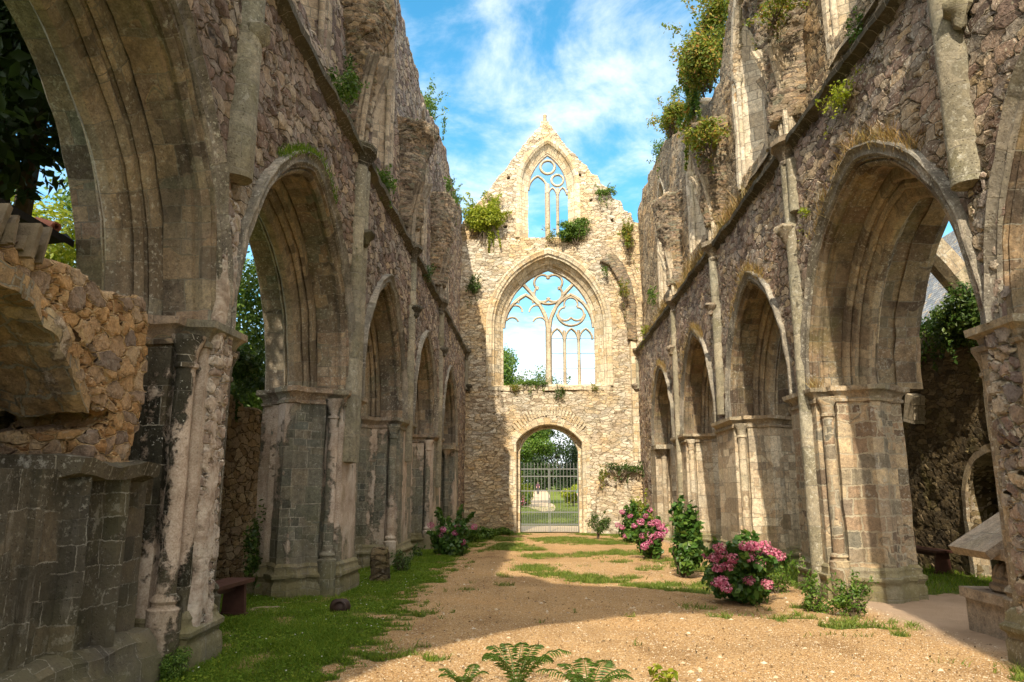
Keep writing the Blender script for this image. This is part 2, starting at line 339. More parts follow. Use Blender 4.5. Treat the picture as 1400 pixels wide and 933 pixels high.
M['ash_pr'] = ashlar('ashlar pier sunny', [(0., (.24, .18, .12)), (.25, (.46, .37, .26)), (.45, (.56, .48, .36)), (.6, (.3, .25, .19)), (.8, (.44, .33, .22)), (1., (.6, .52, .4))], .5, .34, msize=.005, lichen=.6, moss=.22, dark=.3, seed=4, zmoss=.5, pit=.95, wob=1.8)  # right piers paler too, some of the sun is in the palette
M['pier_r2'] = ashlar('pier mixed blocks', [(0., (.14, .1, .07)), (.2, (.29, .2, .13)), (.4, (.42, .33, .22)), (.55, (.17, .155, .12)), (.7, (.34, .235, .15)), (.85, (.5, .39, .25)), (1., (.2, .15, .11))], .34, .235, mortar=(.55, .47, .34), msize=.014, lichen=.6, moss=.15, dark=.25, seed=14, zmoss=.5, wob=4.2, white=.0, pit=.6)
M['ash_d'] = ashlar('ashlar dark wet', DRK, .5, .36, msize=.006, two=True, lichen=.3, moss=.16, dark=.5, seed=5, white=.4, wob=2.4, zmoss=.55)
M['ash_b'] = ashlar('ashlar mossy base', [(0., (.17, .15, .09)), (.5, (.26, .22, .13)), (1., (.2, .18, .13))], .5, .3, lichen=.4, moss=.4, dark=.35, seed=15, zmoss=.7)
M['shaft'] = ashlar('shaft green grey stone', [(0., (.22, .2, .14)), (.5, (.3, .27, .2)), (1., (.4, .35, .26))], 2., .62, lichen=.6, moss=.35, dark=.3, seed=6, pit=.8)
M['ash_li'] = ashlar('ashlar inner order', [(0., (.16, .125, .09)), (.3, (.3, .24, .17)), (.6, (.4, .31, .21)), (.8, (.22, .2, .15)), (1., (.46, .36, .25))], .6, .36, msize=.006, lichen=.5, moss=.25, dark=.4, seed=23, wob=1.4)
M['ash_dp'] = ashlar('ashlar dark with plaster', [(p, tuple(1.25 * k for k in c)) for p, c in DRK], .5, .36, msize=.005, two=False, lichen=.2, moss=.1, dark=.2, plaster=.36, seed=25, white=1., zmoss=.5)
M['buff'] = ashlar('buff arch stone', [(0., (.2, .135, .075)), (.35, (.42, .29, .16)), (.6, (.3, .2, .11)), (1., (.46, .35, .22))], .34, .2, msize=.012, lichen=.4, moss=.25, dark=.6, seed=26, wob=4., plaster=.3)
M['hood'] = ashlar('weathered grey hood', [(0., (.15, .135, .115)), (.5, (.25, .23, .195)), (1., (.33, .29, .24))], 2., .45, lichen=.8, moss=.25, dark=.45, seed=16, pit=.9)
M['cream'] = ashlar('cream dressed stone', CRM, .5, .34, lichen=.3, moss=.08, dark=.1, seed=7)
M['cream_l'] = ashlar('dressed stone shaded', BRN[1:3] + [(.8, (.42, .34, .25))], .5, .34, lichen=.4, moss=.12, dark=.3, seed=8)  # shaded copy of the cream dressing, shade put into the browner palette
M['trac'] = ashlar('tracery stone', CRM, 3., .9, lichen=.35, moss=.04, dark=.12, seed=9, pit=.8)
M['gdress'] = ashlar('gable dressed stone', [(0., (.5, .37, .21)), (.5, (.62, .52, .37)), (1., (.7, .61, .46))], .55, .33, lichen=.3, moss=.05, dark=.12, seed=10)
M['string'] = ashlar('string course dark stone', DRK[2:] + [(1., (.16, .13, .1))], 1.2, .5, lichen=.4, moss=.35, dark=.3, seed=11)
M['fount'] = ashlar('carved grey stone', [(0., (.3, .24, .18)), (1., (.38, .31, .24))], 3., 3., lichen=.4, moss=.15, dark=.2, seed=12, pit=.4)
M['iron'] = plain('painted grey iron', (.2, .21, .21), .45, .15, 30, spec=.5)
M['wood'] = plain('dark red bench wood', (.085, .036, .026), .6, .45, 7, bs=.6)
M['black'] = plain('black felt board', (.012, .012, .012), .8)
M['terra'] = plain('terracotta', (.36, .13, .075), .8, .25, 18)
M['slate'] = ashlar('slate roof', [(0., (.12, .14, .17)), (.5, (.2, .22, .25)), (.85, (.28, .28, .28)), (1., (.36, .26, .14))], .3, .2, mortar=(.05, .05, .06), msize=.012, lichen=.2, moss=0, dark=.1, seed=13, pit=.2)
M['slab'] = plain('slate on edge', (.2, .155, .1), .85, .5, 7, bs=1., hs=.03)
M['bark'] = plain('bark', (.1, .075, .05), .9, .4, 14, bs=.8, hs=.03)
M['leaf_mid'] = leafmat('leaf mid green', [(0., (.05, .11, .013)), (.5, (.1, .19, .022)), (1., (.17, .25, .035))])
M['leaf_dark'] = leafmat('leaf dark green', [(0., (.016, .036, .01)), (.6, (.032, .062, .014)), (1., (.05, .09, .02))], .25)
M['leaf_lime'] = leafmat('leaf lime green', [(0., (.14, .2, .012)), (.5, (.28, .34, .02)), (1., (.4, .4, .04))], .45)
M['leaf_aut'] = leafmat('leaf autumn', [(0., (.1, .16, .02)), (.5, (.2, .26, .025)), (.8, (.32, .28, .035)), (1., (.36, .17, .04))], .4)
M['leaf_ivy'] = leafmat('leaf ivy', [(0., (.03, .07, .013)), (.6, (.065, .125, .02)), (1., (.13, .18, .035))], .3, .45, .35)
M['leaf_hyd'] = leafmat('leaf hydrangea', [(0., (.035, .09, .015)), (.6, (.07, .16, .025)), (1., (.14, .22, .035))], .35, .4, .4)
M['grass'] = leafmat('grass blade', [(0., (.09, .17, .018)), (.6, (.155, .25, .027)), (1., (.25, .3, .035))], .4, .75, .12)
M['grass_l'] = leafmat('grass blade light', [(0., (.1, .16, .022)), (.6, (.17, .24, .03)), (1., (.27, .28, .06))], .35)
M['dry'] = leafmat('dry grass', [(0., (.22, .13, .04)), (.5, (.36, .23, .08)), (.8, (.2, .17, .05)), (1., (.46, .33, .14))], .3)
M['fern'] = leafmat('fern frond', [(0., (.05, .12, .015)), (1., (.13, .22, .03))], .4)
M['pink'] = leafmat('petal pink', [(0., (.45, .07, .16)), (.5, (.6, .18, .29)), (1., (.7, .36, .45))], .3)
M['pinkm'] = leafmat('petal magenta', [(0., (.48, .07, .2)), (.5, (.6, .16, .32)), (1., (.7, .34, .5))], .3)
M['white'] = leafmat('daisy white', [(0., (.7, .7, .66)), (1., (.8, .8, .76))], .2)
M['skin'] = plain('skin', (.5, .32, .24), .6, .1)
M['cloth_d'] = plain('dark plum cloth', (.09, .03, .06), .8, .2)
M['cloth_n'] = plain('dark trousers', (.03, .03, .04), .8, .2)
M['cloth_b'] = plain('blue cloth', (.1, .2, .35), .8, .2)
M['cloth_t'] = plain('teal cloth', (.12, .3, .3), .8, .2)
M['hair'] = plain('brown hair', (.05, .03, .02), .7, .2)
M['rub_w'] = plain('white rendered wall', (.6, .53, .42), .9, .3, 5)
M['paintw'] = plain('white paint', (.75, .75, .73), .5, .05)
M['dkglass'] = plain('dark glass', (.02, .02, .025), .1, .1, spec=.6)
M['ball'] = plain('dark rusty iron', (.04, .022, .015), .6, .5, 14)
M['earth'] = plain('bare pale earth', (.34, .25, .18), .95, .3, 9)

# ------------------------------------------------------------------ vegetation helpers
def leaf_arrays(C, Nn, size, asp=.55, fold=.25, rs=None, droop=0.):
    n = len(C); rs = rs or rng
    Nn = Nn / np.maximum(np.linalg.norm(Nn, axis=1, keepdims=True), 1e-6)
    a = rs.normal(size=(n, 3)); a[:, 2] -= droop; t = a - Nn * np.sum(a * Nn, 1, keepdims=True); t /= np.maximum(np.linalg.norm(t, axis=1, keepdims=True), 1e-6)
    b = np.cross(Nn, t); s = (size if hasattr(size, '__len__') else np.full(n, size))[:, None]
    base = C - t * s * .5; tip = C + t * s * .5 - Nn * s * .08; l = C + b * s * asp * .5 + Nn * s * fold * asp * .5 - t * s * .06; r = C - b * s * asp * .5 + Nn * s * fold * asp * .5 - t * s * .06
    V = np.stack([base, l, tip, r], 1).reshape(-1, 3); k = np.arange(n)[:, None] * 4
    T = np.concatenate([k + np.array([[0, 3, 2]]), k + np.array([[0, 2, 1]])], 0)
    return V, T
def leaf_mesh(name, C, Nn, size, mat, parent=None, **k):
    V, T = leaf_arrays(C, Nn, size, **k); return link(name, tri_mesh(name, V, T), mat, parent, False)
def lobes_points(lobes, n, rs, sub=9, inner=.5, subr=.42):
    L = []
    for (c, r) in lobes:
        c = np.array(c, float); r = np.array(r if hasattr(r, '__len__') else (r, r, r), float)
        L.append((c, r * .62))
        for _ in range(sub):
            d = rs.normal(size=3); d /= np.linalg.norm(d); L.append((c + d * r * rs.uniform(.5, .85), r * rs.uniform(subr * .6, subr * 1.15)))
    w = np.array([np.prod(q[1]) ** (2 / 3) for q in L]); w /= w.sum(); idx = rs.choice(len(L), n, p=w)
    d = rs.normal(size=(n, 3)); d /= np.linalg.norm(d, axis=1, keepdims=True); rad = inner + (1 - inner) * rs.random((n, 1)) ** .5
    rad = rad * (1 + .12 * rs.normal(size=(n, 1)))
    C = np.array([L[i][0] for i in idx]) + d * rad * np.array([L[i][1] for i in idx])
    Nn = d + rs.normal(size=(n, 3)) * .55 + np.array([0, 0, .45]); return C, Nn
def tree(name, base, lobes, n, leaf, mat, label, group=None, trunk=.25, sub=10, seed=1, limbs=True, cat='tree'):
    rs = np.random.default_rng(seed); t = thing(name, base, label, cat, group); base = Vector(base)
    C, Nn = lobes_points(lobes, n, rs, sub); leaf_mesh('crown', C, Nn, leaf * rs.uniform(.6, 1.25, n), mat, t, rs=rs)
    mb = MB(); cen = sum((Vector(l[0]) for l in lobes), Vector()) / len(lobes); fork = base.lerp(Vector((cen.x, cen.y, cen.z)), .45); fork.x = base.x * .7 + fork.x * .3; fork.y = base.y * .7 + fork.y * .3
    mb.tube([base - Vector((0, 0, .2)), base.lerp(fork, .5) + Vector((.08, .05, 0)) * trunk, fork], [trunk * 1.25, trunk, trunk * .75], 10)
    tr = mb.build('trunk', M['bark'], t)
    mb = MB()
    for (c, r) in lobes:
        c = Vector(c); r0 = r if not hasattr(r, '__len__') else min(r)
        mb.tube([fork - Vector((0, 0, .3)), fork.lerp(c, .5) + Vector((0, 0, -.1 * r0)), c + Vector((0, 0, .3 * r0))], [trunk * .6, trunk * .4, trunk * .1], 7)
    mb.build('limb', M['bark'], t)
    return t
def shrub(name, c, r, n, leaf, mat, label, cat='shrub', group=None, seed=1, sub=8, stems=True, asp=.5, droop=0., inner=.35, spike=0, trail=0):
    rs = np.random.default_rng(seed); r = r if hasattr(r, '__len__') else (r, r, r); c = Vector(c)
    t = thing(name, (c.x, c.y, c.z - r[2]), label, cat, group)
    C, Nn = lobes_points([(c, r)], n, rs, sub, inner)
    if spike:   # shoots sticking out of the clump
        for k in range(spike):
            d = rs.normal(size=3); d[2] = abs(d[2]) * .9 + .25; d /= np.linalg.norm(d); m = max(6, n // (spike * 6)); u = rs.uniform(.7, 1.45, (m, 1))
            C = np.concatenate([C, np.array(c) + d * u * np.array(r) + rs.normal(size=(m, 3)) * .05 * max(r)]); Nn = np.concatenate([Nn, rs.normal(size=(m, 3)) + [0, 0, .5]])
    for k in range(trail):
        m = max(8, n // 40); u = np.sort(rs.random((m, 1)), 0); st = np.array(c) + rs.normal(size=3) * np.array(r) * .55 - np.array([0, 0, r[2] * .3]); ln = rs.uniform(.5, 1.5) * max(r[2], .3)
        C = np.concatenate([C, st + u * ln * np.array([rs.normal() * .18, rs.normal() * .25, -1.]) + rs.normal(size=(m, 3)) * .04 * (1.3 - u)]); Nn = np.concatenate([Nn, rs.normal(size=(m, 3)) + [0, -.5, .3]])
    leaf_mesh('foliage', C, Nn, leaf * rs.uniform(.5, 1.3, len(C)), mat, t, rs=rs, asp=asp, droop=droop)
    if stems:
        mb = MB()
        for k in range(7):
            d = rs.normal(size=3); e = c + Vector((d[0] * r[0], d[1] * r[1], abs(d[2]) * r[2])) * .45; b = Vector((c.x + rs.normal() * .08 * r[0], c.y + rs.normal() * .08 * r[1], c.z - r[2] * 1.02))
            mb.tube([b, b.lerp(e, .5) + Vector((0, 0, .1 * r[2])), e], [.02 * (1 + max(r)) * .6, .012 * (1 + max(r)) * .6, .004], 5)
        mb.build('stem', M['bark'], t)
    return t
def blades(P, h, w, rs, lean=.5, up=None):
    n = len(P); ang = rs.uniform(0, 2 * np.pi, n); a = np.stack([np.cos(ang), np.sin(ang), np.zeros(n)], 1); ld = rs.normal(size=(n, 3)) * lean; ld[:, 2] = 0
    if up is not None: ld = ld + up
    H = (h * rs.uniform(.45, 1.3, n))[:, None]; W = (w * rs.uniform(.6, 1.3, n))[:, None]; z = np.array([[0, 0, 1.]])
    p0 = P - a * W / 2; p1 = P + a * W / 2; m = P + z * H * .6 + ld * H * .35; m0 = m - a * W * .35; m1 = m + a * W * .35; tp = P + z * H * .95 + ld * H
    V = np.stack([p0, p1, m1, m0, tp], 1).reshape(-1, 3); k = np.arange(n)[:, None] * 5
    T = np.concatenate([k + np.array([[0, 1, 2]]), k + np.array([[0, 2, 3]]), k + np.array([[3, 2, 4]])], 0); return V, T
def tuft(name, pts, h, w, mat, label, cat, group=None, seed=1, lean=.6, spread=(.1, .1, .02), per=40, kind=None, up=None):
    rs = np.random.default_rng(seed); P = np.repeat(np.array([tuple(p) for p in pts]), per, 0) + rs.normal(size=(len(pts) * per, 3)) * np.array(spread)
    V, T = blades(P, h, w, rs, lean, up); o = link(name, tri_mesh(name, V, T), mat, None, False); return tag(o, label, cat, group, kind)

# ------------------------------------------------------------------ arches
def arch_pts(yc, a, zs, h, r=0., n=14, jamb=None):
    c = (h * h - a * a) / (2 * a); Rr = a + c + r; tm = math.acos(max(-1, min(1, c / Rr))); L = []
    for i in range(n + 1):
        th = tm * i / n; L.append((yc + c - Rr * math.cos(th), zs + Rr * math.sin(th)))
    Rt = [(2 * yc - y, z) for (y, z) in L[:-1]][::-1]; P = L + Rt
    if jamb is not None: P = [(P[0][0], jamb)] + P + [(P[-1][0], jamb)]
    return P
def ring(mb, pos, yc, a, zs, h, prof, n=20, jamb=None, closed=True, cut=None):
    rows = {}
    nj = 0 if jamb is None else max(2, int((zs - jamb) / .3))
    def curve(r):
        P = arch_pts(yc, a, zs, h, r, n)
        if nj:
            z = [jamb + (zs - jamb) * i / nj for i in range(nj)]
            P = [(P[0][0], q) for q in z] + P + [(P[-1][0], q) for q in z[::-1]]
        return P
    C = [curve(r) for r, d in prof]; ref = curve(0); v = [0]
    for i in range(1, len(ref)): v.append(v[-1] + math.hypot(ref[i][0] - ref[i - 1][0], ref[i][1] - ref[i - 1][1]))
    u = [0]
    for i in range(1, len(prof)): u.append(u[-1] + math.hypot(prof[i][0] - prof[i - 1][0], prof[i][1] - prof[i - 1][1]))
    u.append(u[-1] + .3)
    lo, hi = (0, len(ref)) if not cut else (int(len(ref) * cut[0]), int(len(ref) * cut[1]))
    G = [[pos(prof[j][1], C[j][i][0], C[j][i][1]) for j in range(len(prof))] for i in range(lo, hi)]
    U = [[(u[j], v[i]) for j in range(len(prof) + 1)] for i in range(lo, hi)]
    mb.grid(G, U, closed)
    if closed: mb.face(G[0][::-1]); mb.face(G[-1])
T_W = 1.35   # arcade wall thickness
ARCH_PROF = [(.155, .02), (.15, -.015), (.07, -.02), (.055, .03), (.03, .01), (.0, .03), (-.02, .07), (.0, .115), (.03, .13), (.03, .16), (.0, .18), (.0, .46), (.12, .47), (.12, .99), (0, 1.0), (0, 1.33), (.06, T_W + .02), (.155, T_W + .02)]
INNER = [(.1, .48), (-.12, .475), (-.15, .49), (-.17, .53), (-.14, .56), (-.16, .58), (-.22, .555), (-.27, .57), (-.29, .61), (-.26, .64), (-.30, .66), (-.40, .68), (-.43, .71), (-.43, .80), (-.40, .83), (-.30, .85), (-.26, .87), (-.29, .9), (-.27, .93), (-.22, .945), (-.16, .93), (-.14, .95), (-.17, .97), (-.12, .985), (.1, .98)]
HOOD = [(.1, .03), (.1, -.035), (.125, -.06), (.15, -.05), (.215, -.07), (.255, -.105), (.28, -.095), (.285, -.04), (.285, .03)]
HALF = [(0., .28), (.10, .28), (.22, .29), (.26, .34), (.26, .44), (.46, .45), (.50, .52), (.56, .56), (.62, .62), (.67, .70), (.82, .70), (.87, .62), (.93, .56), (.98, .52), (1.02, .45), (1.12, .44), (1.12, .34), (1.15, .29), (1.25, .28), (T_W, .28)]
PLAN = HALF + [(d, -s) for d, s in HALF[::-1]]
def plan_off(off):
    n = len(PLAN); o = []
    for i in range(n):
        p0, p1, p2 = np.array(PLAN[i - 1]), np.array(PLAN[i]), np.array(PLAN[(i + 1) % n]); e1 = (p1 - p0) / np.linalg.norm(p1 - p0); e2 = (p2 - p1) / np.linalg.norm(p2 - p1)
        n1 = np.array([-e1[1], e1[0]]); n2 = np.array([-e2[1], e2[0]]); b = n1 + n2; l = np.linalg.norm(b); b = b / l if l > .3 else n1
        k = 1 / max(.55, float(b @ n1)); o.append(tuple(p1 + b * off * k))
    return o
_t = plan_off(.1); SGN = 1 if _t[9][1] > PLAN[9][1] else -1
def plan_sweep(mb, pos, yc, zo, ext=(0, 0), closed_caps=True):
    per = [0]
    for i in range(len(PLAN)): p, q = PLAN[i], PLAN[(i + 1) % len(PLAN)]; per.append(per[-1] + math.hypot(q[0] - p[0], q[1] - p[1]))
    G = []; U = []
    for (z, off) in zo:
        pl = plan_off(off * SGN) if off else PLAN
        G.append([pos(d, yc + s + (ext[1] if s > 0 else -ext[0]), z) for d, s in pl]); U.append([(k, z) for k in per])
    mb.grid(G, U, True)
    if closed_caps: mb.face(G[0][::-1]); mb.face(G[-1])

CAPZ = 3.15
PIERS = [1.95, 7.05, 12.15, 17.6, 23.1, 29.0]
AW = [2.27, 2.24, 1.92, 1.92, 1.95]
AH = [2.8, 2.76, 2.6, 2.56, 2.5]
def pier_ext(i):
    lo = .5 * (PIERS[i] - PIERS[i - 1]) - AW[i - 1] - .28 if i > 0 else 0.; hi = .5 * (PIERS[i + 1] - PIERS[i]) - AW[i] - .28 if i < 5 else 0.
    return lo, hi
STR = 7.45
def zrange(a, b, st): n = max(1, int((b - a) / st)); return [a + (b - a) * i / n for i in range(n + 1)]

def arcade(side, X0, label, mats, conoids, top_profile, shafts, seed, vaults=()):
    pos = lambda d, y, z: Vector((side * (X0 + d), y, z))
    root = thing('arcade_wall', (side * X0, 1.0, 0), label, 'wall', 'ruined arcade walls of the nave')
    Y1 = 31.96
    # ---- lower wall: rubble above the arches
    arches = [(.5 * (a + b), w) for a, b, w in zip(PIERS[:-1], PIERS[1:], AW)]
    hface = AH
    out = [(-1.2, STR)] ; out = [(-1.2, STR), (-1.2, -.4), (1.6, -.4), (1.6, CAPZ)]
    out = [(-1.2, STR - .02), (-1.2, CAPZ)]
    for (yc, a), h in zip(arches, hface):
        out += arch_pts(yc, a, CAPZ, h, .1, 14)
    out += [(29.1, CAPZ), (29.1, -.6), (Y1, -.6), (Y1, STR - .02)]
    m = slab(out, [], 0, T_W, pos)
    masonry('masonry', m, .055, mats['rub'], root, .035, seed)
    # ---- piers
    for i, yc in enumerate(PIERS):
        if yc > 28: continue
        mb = MB(); pm = mats['pier'][i]
        plan_sweep(mb, pos, yc, [(z, 0) for z in zrange(-.5, CAPZ - .01, .16)], pier_ext(i))
        p = mb.build('pier', pm, root, ang=25, wear=.012, seed=i)
        mb = MB(); plan_sweep(mb, pos, yc, [(CAPZ - .24, .0), (CAPZ - .23, .03), (CAPZ - .19, .035), (CAPZ - .17, .01), (CAPZ - .11, .03), (CAPZ - .075, .075), (CAPZ - .06, .1), (CAPZ + .012, .105), (CAPZ + .014, .02)], pier_ext(i))
        mb.build('capital', mats['cap'], p, wear=.02, wsc=4, seed=i + 3)
        zb = float(gz(yc))
        mb = MB(); plan_sweep(mb, pos, yc, [(zb - .5, .075), (zb + .1, .075), (zb + .2, .07), (zb + .23, .05), (zb + .27, .055), (zb + .30, .085), (zb + .34, .085), (zb + .37, .05), (zb + .42, .035), (zb + .45, .04), (zb + .48, .02), (zb + .5, .0)], pier_ext(i))
        mb.build('base', mats['base'], p, wear=.03, wsc=2.5, seed=i + 5)
        for s in (-1, 1):
            mb = MB(); c = pos(.135, yc + s * (.385 + pier_ext(i)[0 if s < 0 else 1]), 0); r = .085; z0 = zb + .5
            mb.lathe([(r * 1.7, z0 - .5), (r * 1.7, z0), (r * 1.75, z0 + .05), (r * 1.3, z0 + .07), (r * 1.25, z0 + .09), (r * 1.5, z0 + .12), (r * 1.4, z0 + .15), (r, z0 + .18)] + [(r, z) for z in zrange(z0 + .3, CAPZ - .5, .3)] +
                     [(r, CAPZ - .47), (r * 1.25, CAPZ - .455), (r * 1.25, CAPZ - .42), (r * 1.02, CAPZ - .41), (r * 1.2, CAPZ - .3), (r * 1.75, CAPZ - .2), (r * 1.8, CAPZ - .15)], c, 14)
            mb.build('colonnette', pm if i != 1 else mats['pier'][1], p, wear=.006, seed=i)
    # end respond against the gable
    mb = MB()
    for s, w in ((28.72, .3), (29.0, .3)):
        pass
    mb.box(pos(T_W / 2 + .06, 28.3, 1.33), (.5, 1.4, 3.6)); mb.box(pos(T_W / 2, 28.62, 1.33), (T_W + .02, 1.25, 3.6))
    rp = mb.build('respond', mats['pier'][5], root, wear=.01)
    mb = MB(); mb.box(pos(T_W / 2, 28.34, CAPZ - .07), (T_W + .1, 1.5, .16)); mb.build('capital', mats['cap'], rp)
    mb = MB(); mb.lathe([(.16, -.4), (.16, .1), (.12, .2)] + [(.1, z) for z in zrange(.25, 2.6, .4)] + [(.12, 2.7), (.1, 2.75), (.17, 2.95), (.19, 3.1)], pos(.3, 27.95, 0), 12); mb.build('colonnette', mats['pier'][5], rp)
    # ---- arches
    for i, ((yc, a), h) in enumerate(zip(arches, hface)):
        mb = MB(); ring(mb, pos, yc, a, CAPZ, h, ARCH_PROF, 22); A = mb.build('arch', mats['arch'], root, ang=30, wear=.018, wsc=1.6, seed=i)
        mb = MB(); ring(mb, pos, yc, a, CAPZ, h, INNER, 22); mb.build('inner_order', mats['inner'], A, ang=35, wear=.018, wsc=1.8, seed=i + 9)
        mb = MB(); ring(mb, pos, yc, a, CAPZ, h, HOOD, 22); mb.build('hood_mould', mats['hood'], A, wear=.02, wsc=3, seed=i + 4)
    for i in vaults:
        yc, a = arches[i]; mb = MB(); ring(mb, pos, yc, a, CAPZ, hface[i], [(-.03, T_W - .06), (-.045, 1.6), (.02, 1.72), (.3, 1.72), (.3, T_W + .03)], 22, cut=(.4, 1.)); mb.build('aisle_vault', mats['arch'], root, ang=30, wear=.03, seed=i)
    # ---- string course
    prof = [(.06, STR - .13), (-.02, STR - .10), (-.07, STR - .05), (-.13, STR - .03), (-.14, STR + .05), (-.06, STR + .10), (.3, STR + .12), (.3, STR - .13)]
    ys = zrange(-1.2, 31.9, .2); mb = MB()
    mb.grid([[pos(d, y, z) for d, z in prof] for y in ys], [[(k * .15, y * 1.) for k in range(len(prof) + 1)] for y in ys], True); mb.face([pos(d, ys[0], z) for d, z in prof]); mb.face([pos(d, ys[-1], z) for d, z in prof])
    mb.build('string_course', mats['string'], root, wear=.03, wsc=3, seed=seed)
    # ---- clerestory
    holes = []; wins = []
    for i in range(len(PIERS)):
        y0 = PIERS[i]; y1 = PIERS[i + 1] if i + 1 < len(PIERS) else 32.6
        if i == 5: continue
        yc = .5 * (y0 + y1) + .1; a = .84; wins.append((yc, a)); holes.append(arch_pts(yc, a, 11.1, 1.75, .1, 10, jamb=8.55))
    tp = []
    for k in range(len(top_profile) - 1):
        (ya, za), (yb, zb) = top_profile[k], top_profile[k + 1]; nn = max(1, int((yb - ya) / .4)); tp += rough_line((ya, za), (yb, zb), nn, .13, seed * 31 + k)[:-1]
    tp.append(top_profile[-1])
    m = slab([(-1.2, STR - .05)] + [(Y1, STR - .05)] + tp[::-1], holes, .26, 1.2, pos)
    masonry('clerestory', m, .06, mats['cler'], root, .05, seed + 2)
    WP = [(.26, .25), (.22, .22), (.12, .24), (.08, .30), (.06, .36), (.10, .40), (.06, .44), (-.16, .78), (-.16, .98), (.0, 1.18), (.22, 1.22), (.26, 1.2)]
    for i, (yc, a) in enumerate(wins):
        mb = MB(); ring(mb, pos, yc, a, 11.1, 1.75, WP, 14, jamb=8.3); w = mb.build('window_surround', mats['win'], root, ang=30, wear=.02, wsc=2, seed=i)
        mb = MB()
        mb.grid([[pos(.2, yc + s * 1.05, 8.12), pos(.3, yc + s * 1.05, 8.34), pos(.75, yc + s * .9, 8.62), pos(1.2, yc + s * .9, 8.66), pos(1.2, yc + s * .9, 8.1)] for s in (-1, -.5, 0, .5, 1)], None, True)
        mb.build('sill', mats['cler_sill'], w, wear=.03)
        for s in (-1, 1):   # nook shafts with little capitals
            mb = MB(); mb.lathe([(.06, 8.3), (.09, 8.4), (.09, 8.45), (.055, 8.5)] + [(.055, z) for z in zrange(8.6, 10.7, .4)] + [(.075, 10.75), (.055, 10.8), (.08, 10.95), (.12, 11.05), (.12, 11.14)], pos(.33, yc + s * (a + .05), 0), 10)
            mb.build('nook_shaft', mats['win'], w)
    # ---- vault shafts
    for i, segs in shafts.items():
        yc = PIERS[i] if i < 6 else 31.75
        for (z0, z1, r, offs, capd) in segs:
            mb = MB(); rr = random.Random(i)
            for (dd, dy) in offs:
                zs = zrange(z0, z1, .3)
                mb.lathe([(0, z0 - .02), (r * .8, z0 + .01)] + [(r * (1.0 + .015 * rr.uniform(-1, 1)), z) for z in zs] + [(0, z1)], pos(dd, yc + dy, 0), 14)
            s = mb.build('vault_shaft', mats['shaft'], root, wear=.008, seed=i)
            if capd:
                mb = MB(); z = z1
                mb.lathe([(r * 1.2, z - .05), (r * 1.25, z), (r * 1.05, z + .03), (r * 1.3, z + .15), (r * 2.1, z + .28), (r * 2.3, z + .3), (r * 2.3, z + .4), (r * .5, z + .42)], pos(.0, yc, 0), 10, sy=1.25)
                mb.build('capital', mats['cap2'], s, ang=30, wear=.02, wsc=7)
                mb = MB(); zb_ = z1 - 1.25; mb.lathe([(.02, zb_ - .22), (.09, zb_ - .16), (.1, zb_ - .08), (.16, zb_), (.18, zb_ + .05), (.15, zb_ + .1), (.05, zb_ + .12)], pos(-.15, yc + .02, 0), 9)
                mb.build('boss', mats['cap2'], s, wear=.03, wsc=9)
    # ---- remains of the vault: ribs and rubble springers
    for i, (ztop, spread, proj, ribh) in conoids.items():
        yc = PIERS[i]; me = MB(); z0 = 8.0
        nz = 9; P = []
        for k in range(nz + 1):
            u = k / nz; z = z0 + (ztop - z0) * u; r = .20 + (proj - .2) * u ** 1.7; w = .26 + (spread - .26) * u ** 1.5; P.append([(pos(.35 - (r + .35) * math.cos(t) if abs(math.cos(t)) > 1e-9 else .35, yc + w * math.sin(t), z)) for t in [(-.5 + j / 12) * math.pi for j in range(13)]] + [pos(.8, yc + w, z), pos(.8, yc - w, z)])
        me.grid(P, None, True); me.face(P[0][::-1]); me.face(P[-1]); mm = me.mesh('v')
        bm = bmesh.new(); bm.from_mesh(mm); bmesh.ops.recalc_face_normals(bm, faces=bm.faces); bm.to_mesh(mm); bm.free()
        r_ = remesh(mm, .05); jitter(r_, .1, 1.3, i + seed); jitter(r_, .05, 4., i + seed + 1)
        sp = link('vault_springer', r_, mats['conoid'], root, True, None)
        for k, (ang, hh) in enumerate(((-.75, ribh * .93), (0., ribh), (.75, ribh * .8))):
            mb = MB(); rows = []; U = []; n = 10
            for q in range(n + 1):
                u = q / n; z = STR + .2 + hh * u; o = .06 + .42 * u ** 2 * hh / 1.7
                cx, cy = -o * math.cos(ang), o * math.sin(ang) + .1 * math.sin(ang)
                tx, ty = -math.cos(ang), math.sin(ang); px, py = -ty, tx
                pr = [(-.2, .09), (.0, .09), (.03, .05), (.09, .05), (.12, 0), (.09, -.05), (.03, -.05), (0, -.09), (-.2, -.09)]
                rows.append([pos(.05 + cx + tx * a_ + px * b_, yc + cy + ty * a_ + py * b_, z) for a_, b_ in pr]); U.append([(j * .1, z) for j in range(len(pr) + 1)])
            mb.grid(rows, U, True); mb.face(rows[0][::-1]); mb.face(rows[-1]); mb.build('rib', mats['win'], sp, ang=30, wear=.012, seed=k)
    return root, pos

